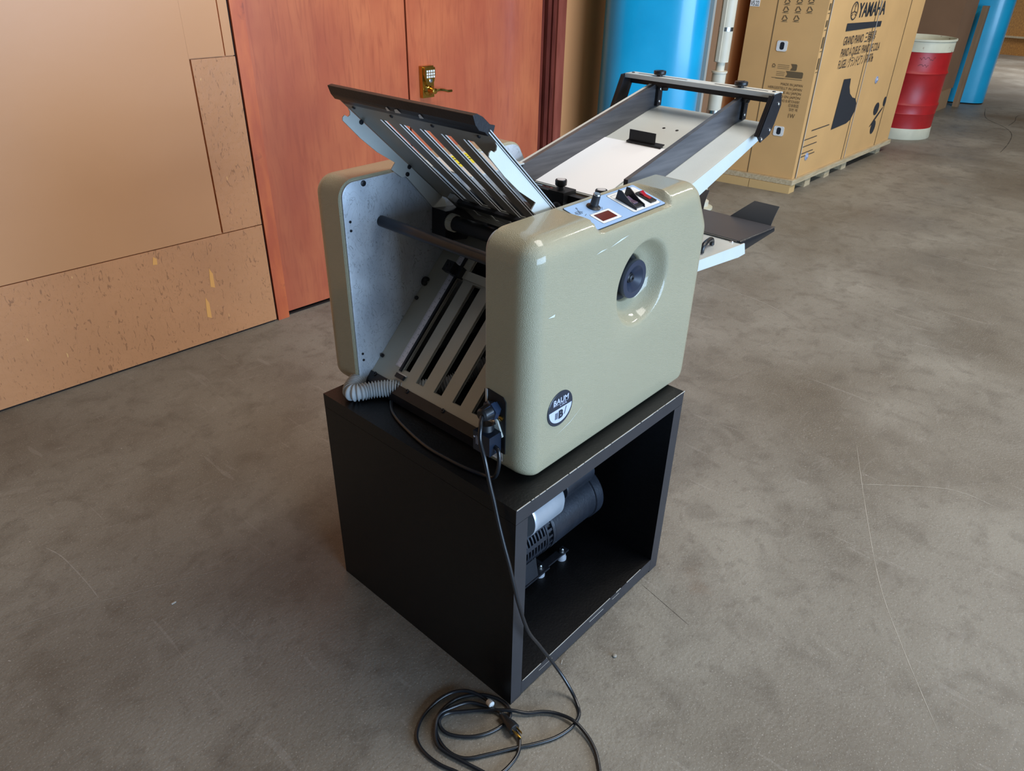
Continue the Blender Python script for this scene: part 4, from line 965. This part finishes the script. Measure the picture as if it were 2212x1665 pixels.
# black carry handle on the tray
bm = bmesh.new()
for (a, b, c, d) in [(0.965, 0.972, 0.170, 0.250)]:
    box(bm, 0.950, 1.060, 0.196, 0.202, zd(1.0) + 0.002, zd(1.0) + 0.004)
P_ = [Vector((0.955, 0.182, zd(0.955) + 0.004)), Vector((0.956, 0.182, zd(0.955) + 0.018)), Vector((0.975, 0.184, zd(0.955) + 0.026)), Vector((1.03, 0.200, zd(1.03) + 0.024)), Vector((1.055, 0.206, zd(1.05) + 0.016)), Vector((1.058, 0.206, zd(1.05) + 0.002))]
bm = bmesh.new(); tube(bm, catmull(P_, 5), 0.007, 10); obj('tray_handle', bm, M['black'], dtm)
# black catch sheet hanging past the tray end, with two upturned ears
def sheet(nx, ny, f, th=0.0022):
    bm = bmesh.new(); g = [[bm.verts.new(f(i / nx, j / ny)) for j in range(ny + 1)] for i in range(nx + 1)]
    for i in range(nx):
        for j in range(ny): bm.faces.new([g[i][j], g[i + 1][j], g[i + 1][j + 1], g[i][j + 1]])
    bmesh.ops.recalc_face_normals(bm, faces=bm.faces)
    r = bmesh.ops.solidify(bm, geom=bm.faces[:], thickness=th); return bm
def f_sheet(a, b):
    # a: 0..1 along x (1.148 -> 1.40) ; b: 0..1 along y (0.158 -> 0.57)
    x = 1.148 + (1.395 - 1.148) * a; y = 0.168 + (0.560 - 0.168) * b
    z = 0.796 - 0.016 * a
    return Vector((x, y, z))
cs = obj('catch_sheet', sheet(12, 12, f_sheet), mat('black_sheet_plastic', S(62, 62, 66), 0.40, var=0.05, var_scale=12), dtm)
def f_lip(a, b):
    x = 1.150 + (1.385 - 1.150) * a; dep = 0.034 - 0.022 * a
    ang = b * PI * 0.6
    return Vector((x + 0.0 , 0.168 - dep * 0.35 * math.sin(ang), 0.796 - 0.016 * a - dep * (1 - math.cos(ang)) * 0.75))
obj('rolled_lip', sheet(10, 6, f_lip), M['black'], cs)
M['ear'] = mat('dark_grey_plastic', S(52, 55, 58), 0.4)
def f_ear(ya, yb):
    def f(a, b):
        y = ya + (yb - ya) * b; tz = a
        sh_ = 0.030 * (1 - min(1, max(0, (b)))) if ya > 0.3 else 0
        yy = y
        # slanted inner side near the notch
        h = 0.052 * a
        if yb > 0.28 and ya < 0.2: yy = ya + (yb - 0.055 * a - ya) * b
        else: yy = ya + 0.010 * a + (yb - ya - 0.010 * a) * b
        return Vector((1.393 + 0.022 * a * a + 0.020 * a, yy, 0.779 + h - 0.012 * (1 - a) * (1 - b) * (1 if ya < .2 else 0)))
    return f
obj('upturned_ear', sheet(8, 8, f_ear(0.183, 0.322)), M['ear'], cs)
obj('upturned_ear', sheet(8, 8, f_ear(0.420, 0.545)), M['ear'], cs)

# ---- control panel on the near cover
PS = 0.247
def CP(x, y, off=0.0): 
    n_ = Vector((0, -PS, 1)).normalized(); return Vector((x, y, 1.0692 + PS * (y - 0.050))) + n_ * off
cn = Vector((0, -PS, 1)).normalized(); cyd = Vector((0, 1, PS)).normalized()
def cplate(name, pts, off, th, mt, parent):
    bm = bmesh.new(); lo = [bm.verts.new(CP(a, b, off)) for a, b in pts]; hi = [bm.verts.new(CP(a, b, off + th)) for a, b in pts]
    bm.faces.new(lo[::-1]); bm.faces.new(hi)
    for i in range(len(pts)): bm.faces.new([lo[i], lo[(i + 1) % len(pts)], hi[(i + 1) % len(pts)], hi[i]])
    return obj(name, bm, mt, parent, smooth=False)
RR = lambda x0, x1, y0, y1, r: rounded([(x0, y0), (x1, y0), (x1, y1), (x0, y1)], r, 5)
cplate('panel_border', RR(0.2640, 0.5010, 0.0492, 0.1355, 0.004), 0.0, 0.0012, M['ink'], near)
cp = cplate('control_panel', RR(0.2650, 0.5000, 0.0502, 0.1345, 0.004), 0.0008, 0.0008, M['panel_blue'], near)
cplate('switch_field_border', RR(0.3950, 0.4930, 0.0565, 0.1290, 0.006), 0.0016, 0.0002, M['ink'], cp)
cplate('switch_field', RR(0.3958, 0.4922, 0.0572, 0.1282, 0.0055), 0.0018, 0.0003, M['white'], cp)
cplate('display_border', RR(0.2940, 0.3570, 0.0578, 0.0932, 0.004), 0.0016, 0.0002, M['ink'], cp)
cplate('display_frame', RR(0.2947, 0.3563, 0.0584, 0.0926, 0.0036), 0.0018, 0.0003, M['white'], cp)
cplate('display_window', [(0.3015, 0.0645), (0.3475, 0.0640), (0.3475, 0.0870), (0.3015, 0.0875)], 0.0021, 0.0006, M['red_win'], cp)
kb = obj('speed_knob', lt(CP(0.3300, 0.1100, 0.0018), cn, [(0, 0.0145), (0.0015, 0.0145), (0.004, 0.0105), (0.006, 0.0085), (0.026, 0.0075), (0.0262, 0.0)], 28), M['black'], cp)
obj('knob_cap', lt(CP(0.3300, 0.1100, 0.0280), cn, [(0, 0.0077), (0.001, 0.0077), (0.0025, 0.0068), (0.0025, 0)], 28), M['chrome'], kb)
def cbox(name, x0, x1, y0, y1, h0, h1, mt, parent, bev=0.0008):
    mk = Matrix.Identity(4)
    for i in range(3): mk[i][0] = (1, 0, 0)[i]; mk[i][1] = cyd[i]; mk[i][2] = cn[i]; mk[i][3] = CP(0, 0.050, 0)[i]
    c_ = cyd.y
    return obj(name, bx(x0, x1, (y0 - .05) / c_, (y1 - .05) / c_, h0, h1, bev, mtx=mk), mt, parent)
s2 = cbox('rocker_switch', 0.4650, 0.4850, 0.0640, 0.1050, 0.0018, 0.0055, M['black'], cp)
s2['label'] = 'open red rocker switch'
bm = bmesh.new()
for pts, x0, x1 in [([(0.098, 0.0055), (0.098, 0.0115), (0.086, 0.0065), (0.074, 0.0068), (0.074, 0.0055)], 0.4700, 0.4805)]:
    prism(bm, pts, lambda p, t: CP(t, p[0], p[1]), x0, x1)
obj('red_rocker', bm, M['red_lens'], s2, smooth=False)
s1 = cbox('rocker_switch', 0.4090, 0.4350, 0.0640, 0.1040, 0.0018, 0.0060, M['black'], cp)
s1['label'] = 'rocker switch between black guard plates'
for x in (0.4065, 0.4360):
    bm = bmesh.new(); prism(bm, [(0.112, 0.0018), (0.112, 0.021), (0.104, 0.0225), (0.078, 0.011), (0.063, 0.0075), (0.060, 0.0018)], lambda p, t: CP(t, p[0], p[1]), x, x + 0.0022)
    obj('guard_plate', bm, M['black_metal'], s1, smooth=False)
bm = bmesh.new(); prism(bm, [(0.100, 0.006), (0.098, 0.010), (0.086, 0.0075), (0.074, 0.0085), (0.074, 0.006)], lambda p, t: CP(t, p[0], p[1]), 0.4145, 0.4290)
obj('smoked_rocker', bm, mat('smoked_lens', S(104, 84, 100), 0.12, coat=0.6), s1, smooth=False)
# line icons on the panel
bm = bmesh.new()
def cl(x0, y0, x1, y1, w_=0.0004):
    p = CP(x0, y0, 0.0022); q_ = CP(x1, y1, 0.0022); t_ = (q_ - p).normalized(); s_ = t_.cross(cn).normalized() * w_; flat(bm, [p - s_, q_ - s_, q_ + s_, p + s_])
for a in [(0.274, 0.104, 0.274, 0.112), (0.274, 0.112, 0.288, 0.112), (0.288, 0.112, 0.288, 0.104), (0.288, 0.104, 0.274, 0.104), (0.281, 0.104, 0.292, 0.124), (0.292, 0.124, 0.2885, 0.122), (0.292, 0.124, 0.2925, 0.120), (0.270, 0.108, 0.293, 0.108), (0.284, 0.095, 0.292, 0.098),
          (0.402, 0.112, 0.402, 0.122), (0.402, 0.122, 0.420, 0.122), (0.420, 0.122, 0.420, 0.112), (0.402, 0.112, 0.420, 0.112), (0.411, 0.112, 0.411, 0.108), (0.455, 0.110, 0.455, 0.120), (0.455, 0.12, 0.469, 0.120), (0.469, 0.120, 0.469, 0.110), (0.455, 0.11, 0.469, 0.110), (0.455, 0.1245, 0.474, 0.1245),
          (0.312, 0.098, 0.322, 0.094), (0.34, 0.096, 0.347, 0.102)]: cl(*a)
obj('panel_icon', bm, M['ink'], cp, smooth=False)

# ---- handwheel in the dimple
hw = obj('handwheel', lt((0.430, 0.108, 0.920), (0, -1, 0), [(0, 0.030), (0.034, 0.040), (0.040, 0.0425), (0.046, 0.0425), (0.0485, 0.0415), (0.0485, 0.0300), (0.0475, 0.0292), (0.036, 0.0125), (0.034, 0.0110), (0.034, 0)], 64), mat('blue_black_wheel', S(46, 52, 68), 0.34, var=0.06, var_scale=30), fm)
obj('wheel_hub', lt((0.430, 0.0745, 0.920), (0, -1, 0), [(0, 0.0115), (0.004, 0.0110), (0.006, 0.0085), (0.008, 0.0085), (0.0095, 0.006), (0.0095, 0.0028), (0.007, 0.0025), (0.007, 0)], 28), M['black_metal'], hw)

# ---- round maker's badge
bc = (0.1635, 0.7305); RB = 0.0395
bd = obj('maker_badge', lt((bc[0], 0.0352, bc[1]), (0, -1, 0), [(0, RB), (0.0015, RB), (0.0022, RB - 0.001), (0.0022, 0)], 64), M['logo_dark'], near)
bm = bmesh.new(); yb = 0.0352 - 0.0026; zc_ = bc[1] + 0.003
pts = []; r_ = RB - 0.004
for k in range(33):
    a = PI + PI * k / 32; pts.append((bc[0] + r_ * math.cos(a), yb, zc_ - 0.001 + (r_ - 0.002) * math.sin(a)))
flat(bm, pts); obj('badge_field', bm, M['logo_light'], bd, smooth=False)
XD = (1, 0, 0); ZU = (0, 0, 1)
bm = text_bm('BAUM', (bc[0], yb, zc_ + 0.0115), XD, ZU, 0.0125, 'CENTER', width=0.0470, lift=0.0003, bold=0.02)
text_bm('USA', (bc[0] + 0.008, yb, zc_ + 0.0030), XD, ZU, 0.0048, 'CENTER', width=0.0220, lift=0.0003, bm=bm)
flat(bm, [(bc[0] - 0.0235, yb, zc_ + 0.0090), (bc[0] + 0.0235, yb, zc_ + 0.0090), (bc[0] + 0.0235, yb, zc_ + 0.0097), (bc[0] - 0.0235, yb, zc_ + 0.0097)])
obj('badge_lettering', bm, M['logo_light'], bd, smooth=False)
bm = text_bm('B', (bc[0] + 0.001, yb - 0.0003, zc_ - 0.024), XD, ZU, 0.0180, 'CENTER', width=0.0145, lift=0.0003, bold=0.05)
for k in range(4): flat(bm, [(bc[0] - 0.0165 + k * 0.0024, yb - .0004, zc_ - 0.0235), (bc[0] - 0.0153 + k * 0.0024, yb - .0004, zc_ - 0.0235), (bc[0] - 0.0153 + k * 0.0024, yb - .0004, zc_ - 0.008), (bc[0] - 0.0165 + k * 0.0024, yb - .0004, zc_ - 0.008)])
flat(bm, [(bc[0] + 0.012, yb - .0004, zc_ - 0.021), (bc[0] + 0.014, yb - .0004, zc_ - 0.021), (bc[0] + 0.019, yb - .0004, zc_ - 0.004), (bc[0] + 0.017, yb - .0004, zc_ - 0.004)])
obj('badge_initial', bm, M['logo_dark'], bd, smooth=False)

# ---- electrics on the front of the near cover
ep = obj('socket_plate', pr_yz(rounded([(0.0905, 0.640), (0.1475, 0.640), (0.1475, 0.772), (0.138, 0.776), (0.0975, 0.772), (0.0905, 0.763)], [0.002, 0.0, 0.0, 0.0, 0.004, 0.004], 3), 0.0640, 0.0665), M['dark'], near, smooth=False)
obj('plate_edge', bx(0.0625, 0.0660, 0.1385, 0.1435, 0.640, 0.775), M['alu'], near, smooth=False)
gd = obj('cord_gland', lt((0.0645, 0.1180, 0.7400), (-1, 0.0, 0), [(0, 0.017), (0.006, 0.017), (0.007, 0.020), (0.018, 0.020), (0.019, 0.016), (0.034, 0.014), (0.040, 0.011), (0.040, 0.004)], 6), mat('glossy_gland', S(40, 52, 72), 0.22, coat=0.4), near, ang=0.3)
obj('gland_nut', lt((0.0470, 0.1180, 0.7400), (-1, 0, 0), [(0, 0.0155), (0.020, 0.0135), (0.024, 0.010)], 24), M['black'], gd)
obj('brass_nut', lt((0.0640, 0.1020, 0.7230), (-1, 0, 0), [(0, 0.006), (0.002, 0.006), (0.003, 0.003)], 14), M['brass'], ep)
bm = bmesh.new(); prism(bm, rounded([(0.1450, 0.688), (0.1450, 0.702), (0.118, 0.7195), (0.109, 0.7150), (0.0935, 0.680)], [0.002, 0.004, 0.008, 0.006, 0.002], 4), YZ, 0.0600, 0.0640); obj('outlet_flange', bm, mat('pale_flange', S(200, 202, 192), 0.45), ep)
screw(ep, (0.060, 0.1155, 0.7090), (-1, 0, 0), 0.0050, 0.0025, M['chrome'])
bm = bmesh.new(); flat(bm, [(0.0648, 0.1460, 0.6400), (0.0648, 0.0970, 0.6400), (0.0648, 0.0970, 0.6190), (0.0648, 0.1460, 0.6190)])
lb = obj('rating_label', bm, M['white'], near, smooth=False)
obj('rating_text', text_bm('115 VAC - 11 AMPS', (0.0647, 0.1450, 0.6235), Vector((0, -1, 0)), Vector((0, 0, 1)), 0.0062, width=0.046, lift=0.0002), M['ink'], lb, smooth=False)

# ================================================================== LOOSE THINGS
# sheet of paper on the feeder
def f_pap(a, b):
    x = 0.648 + 0.276 * a; y = 0.312 + 0.216 * b; bow = 0.010 * math.sin(PI * min(1, a / 0.92)) * (0.35 + 0.65 * (1 - b)) * (1 if a < .92 else 1) * 0.35
    return Vector((x, y, zt(x) + 0.0018 + bow))
pp = sheet(24, 8, f_pap, 0.0022)
tag(obj('paper_stack', pp, M['paper']), 'thin stack of blank white paper lying on the feed table', 'paper')

# corrugated hose
hp = catmull([(0.088, 0.592, 0.609), (0.062, 0.578, 0.608), (0.040, 0.564, 0.607), (0.031, 0.549, 0.607), (0.040, 0.536, 0.608), (0.062, 0.527, 0.608), (0.084, 0.512, 0.609), (0.110, 0.485, 0.612), (0.150, 0.43, 0.618), (0.20, 0.385, 0.63), (0.25, 0.36, 0.655), (0.30, 0.33, 0.67)], 40)
acc = [0.0]
for i in range(1, len(hp)): acc.append(acc[-1] + (hp[i] - hp[i - 1]).length)
bm = bmesh.new(); tube(bm, hp, lambda i: 0.0185 + 0.0026 * math.sin(acc[i] * 2 * PI / 0.0072), 24)
tag(obj('corrugated_hose', bm, M['hosem'], ang=1.4), 'grey corrugated suction hose emerging under the machine onto the shelf top', 'hose')

# pump cord plugged into the machine's outlet
pc = thing('pump_cord', 'short black cord from the moulded plug at the machine outlet into the shelf', 'cord', (0.035, 0.115, 0.66))
bm = bmesh.new(); box(bm, 0.026, 0.0595, 0.097, 0.142, 0.650, 0.695); bevel(bm, 0.003, 2)
pg = obj('plug_body', bm, mat('gloss_plug', S(24, 32, 46), 0.3), pc)
bm = bmesh.new(); lathe(bm, (0.047, 0.125, 0.690), (0.1, 0.1, 1), [(0, 0.016), (0.016, 0.015), (0.017, 0.0)], 24); obj('plug_shoulder', bm, M['black'], pg)
bm = bmesh.new()
for z in (0.662, 0.6625): pass
for y in (0.1295, 0.1335): flat(bm, [(0.0256, y, 0.666), (0.0256, y - 0.0012, 0.666), (0.0256, y - 0.0012, 0.686), (0.0256, y, 0.686)])
lathe(bm, (0.0258, 0.1385, 0.6815), (-1, 0, 0), [(0, 0.0022), (0.0003, 0.0022), (0.0003, 0)], 12)
obj('plug_marks', bm, M['logo_light'], pg, smooth=False)
cpth = [(0.042, 0.098, 0.668), (0.040, 0.086, 0.664), (0.036, 0.080, 0.640), (0.034, 0.084, 0.612), (0.036, 0.097, 0.595), (0.034, 0.122, 0.5895), (0.026, 0.160, 0.5895), (0.0215, 0.210, 0.5895), (0.021, 0.282, 0.5895), (0.039, 0.379, 0.5895), (0.060, 0.440, 0.5895), (0.085, 0.475, 0.5895)]
obj('cord', tb(cpth, 0.0043, 8, 12), M['cordm'], pc)

# power cord: from the gland down the shelf to the coil on the floor
floor_pts = [[0.1021, -0.1187], [0.0876, -0.1338], [0.0662, -0.1408], [0.0379, -0.1399], [0.0011, -0.1292], [-0.0404, -0.1058], [-0.0778, -0.0797], [-0.1256, -0.0491], [-0.162, -0.0236], [-0.1779, 0.0037], [-0.1798, 0.0367], [-0.1699, 0.0685], [-0.1505, 0.0912], [-0.1235, 0.1035], [-0.0829, 0.1025], [-0.0519, 0.0871], [-0.0267, 0.0622], [-0.0104, 0.0289], [-0.0096, 0.0008], [-0.0203, -0.0183], [-0.0416, -0.0254], [-0.0772, -0.0183], [-0.1091, -0.0022], [-0.1337, 0.0207], [-0.1524, 0.0496], [-0.1537, 0.0727], [-0.1433, 0.0873], [-0.1193, 0.0877], [-0.0902, 0.0649], [-0.0642, 0.042], [-0.0414, 0.0157], [-0.0158, -0.0174], [0.005, -0.0453], [0.0348, -0.0715], [0.0535, -0.101], [0.061, -0.139], [0.0555, -0.1804], [0.0408, -0.2138], [0.0216, -0.2375], [-0.0013, -0.2558], [-0.042, -0.2599], [-0.0894, -0.2306], [-0.1295, -0.1689], [-0.1534, -0.1052], [-0.1636, -0.0647], [-0.1758, -0.0222], [-0.1866, 0.0199], [-0.1872, 0.0481], [-0.1689, 0.0745], [-0.1389, 0.0937], [-0.1025, 0.0887], [-0.067, 0.0719], [-0.0478, 0.0417], [-0.0363, 0.0046], [-0.0369, -0.0304], [-0.0448, -0.062], [-0.0616, -0.0831], [-0.0872, -0.0971], [-0.1314, -0.0993], [-0.1663, -0.0881], [-0.1908, -0.0586], [-0.2016, -0.0239], [-0.2129, 0.0077], [-0.2181, 0.0435], [-0.2152, 0.0746], [-0.2037, 0.0975], [-0.1826, 0.1146], [-0.1521, 0.1266], [-0.1094, 0.1289], [-0.0714, 0.1178], [-0.0471, 0.0919], [-0.0345, 0.0546], [-0.0345, 0.034]]
rc = 0.0041; zs = []
placed = []
for i, (x, y) in enumerate(floor_pts):
    z = rc + 0.0006
    for j, (a, b, c) in enumerate(placed[:-4]):
        d = math.hypot(a - x, b - y)
        if d < 0.016: z = max(z, min(c + 2 * rc * (1 - (d / 0.016) ** 2) + 0.0004, rc + 2.2 * 2 * rc))
    placed.append((x, y, z))
for _ in range(2):
    placed = [(p[0], p[1], max(p[2], (placed[max(i - 1, 0)][2] + placed[min(i + 1, len(placed) - 1)][2]) / 2 * 0.96)) for i, p in enumerate(placed)]
hang = [(0.036, 0.1180, 0.7400), (0.022, 0.1140, 0.7390), (0.006, 0.1020, 0.728), (-0.004, 0.0930, 0.706), (-0.012, 0.072, 0.675), (-0.014, 0.058, 0.630), (-0.013, 0.046, 0.588), (-0.014, 0.033, 0.545), (-0.0145, 0.018, 0.50), (-0.014, 0.003, 0.455), (-0.011, -0.010, 0.40), (-0.004, -0.019, 0.345), (0.020, -0.026, 0.255), (0.060, -0.028, 0.175), (0.0990, -0.043, 0.090), (0.113, -0.066, 0.045), (0.1135, -0.095, 0.014)]
pw = thing('power_cord', 'long black power cord hanging from the machine and coiled on the concrete floor', 'cord', (0.0, -0.05, 0))
obj('cord', tb([Vector(p) for p in hang] + [Vector(p) for p in placed], rc, 6, 12), M['cordm'], pw)
# plug end
P0 = Vector((-0.0345, 0.034, 0.010)); P1 = Vector((-0.040, -0.005, 0.014)); P2 = Vector((-0.043, -0.030, 0.017)); P3 = Vector((-0.0505, -0.062, 0.018))
e1 = (P3 - P1).normalized()
plg = obj('plug', lt(P1, e1, [(0, 0.0050), (0.004, 0.0075), (0.010, 0.0060), (0.016, 0.0080), (0.030, 0.0105), (0.040, 0.0135), (0.052, 0.0138), (0.054, 0.012)], 10), M['black'], pw)
obj('cord_tag', lt(P0 + Vector((0, 0.006, 0.001)), (P1 - P0).normalized(), [(0, 0.0062), (0.002, 0.0075), (0.014, 0.0080), (0.016, 0.0062)], 16), M['white'], pw)
bm = bmesh.new(); base = P1 + e1 * 0.054; sd2 = e1.cross(Vector((0, 0, 1))).normalized(); up2 = sd2.cross(e1)
for s, u_, ln, wd, th in [(0.0062, 0.002, 0.017, 0.0007, 0.0030), (-0.0062, 0.002, 0.017, 0.0007, 0.0030)]:
    mk = Matrix.Identity(4)
    o2 = base + sd2 * s + up2 * u_
    for i in range(3): mk[i][0] = e1[i]; mk[i][1] = sd2[i]; mk[i][2] = up2[i]; mk[i][3] = o2[i]
    box(bm, 0, ln, -wd, wd, -th, th, mk)
lathe(bm, base - up2 * 0.006, e1, [(0, 0.0024), (0.019, 0.0024), (0.021, 0.0012)], 12)
obj('prong', bm, M['brass'], plg)

# small litter on the floor
chip = bx(-0.392, -0.380, 0.860, 0.864, 0.0, 0.002); tag(obj('wood_chip', chip, M['chip'], smooth=False), 'tiny pale wood chip on the floor left of the shelf', 'debris')
mk = Matrix.Translation((0.175, -0.012, 0.0)) @ Matrix.Rotation(0.5, 4, 'Z')
tag(obj('matchstick', bx(-0.006, 0.006, -0.0008, 0.0008, 0.0, 0.0016, mtx=mk), M['chip'], smooth=False), 'short pale splinter beside the shelf bottom edge', 'debris')
bm = bmesh.new(); bmesh.ops.create_uvsphere(bm, u_segments=16, v_segments=8, radius=0.006); bmesh.ops.scale(bm, vec=(1, 1, 0.5), verts=bm.verts); bmesh.ops.translate(bm, vec=(0.279, -0.097, 0.0028), verts=bm.verts)
tag(obj('pebble', bm, mat('pebble_grey', S(140, 134, 124), 0.6)), 'small round grey pebble on the concrete right of the shelf', 'pebble')
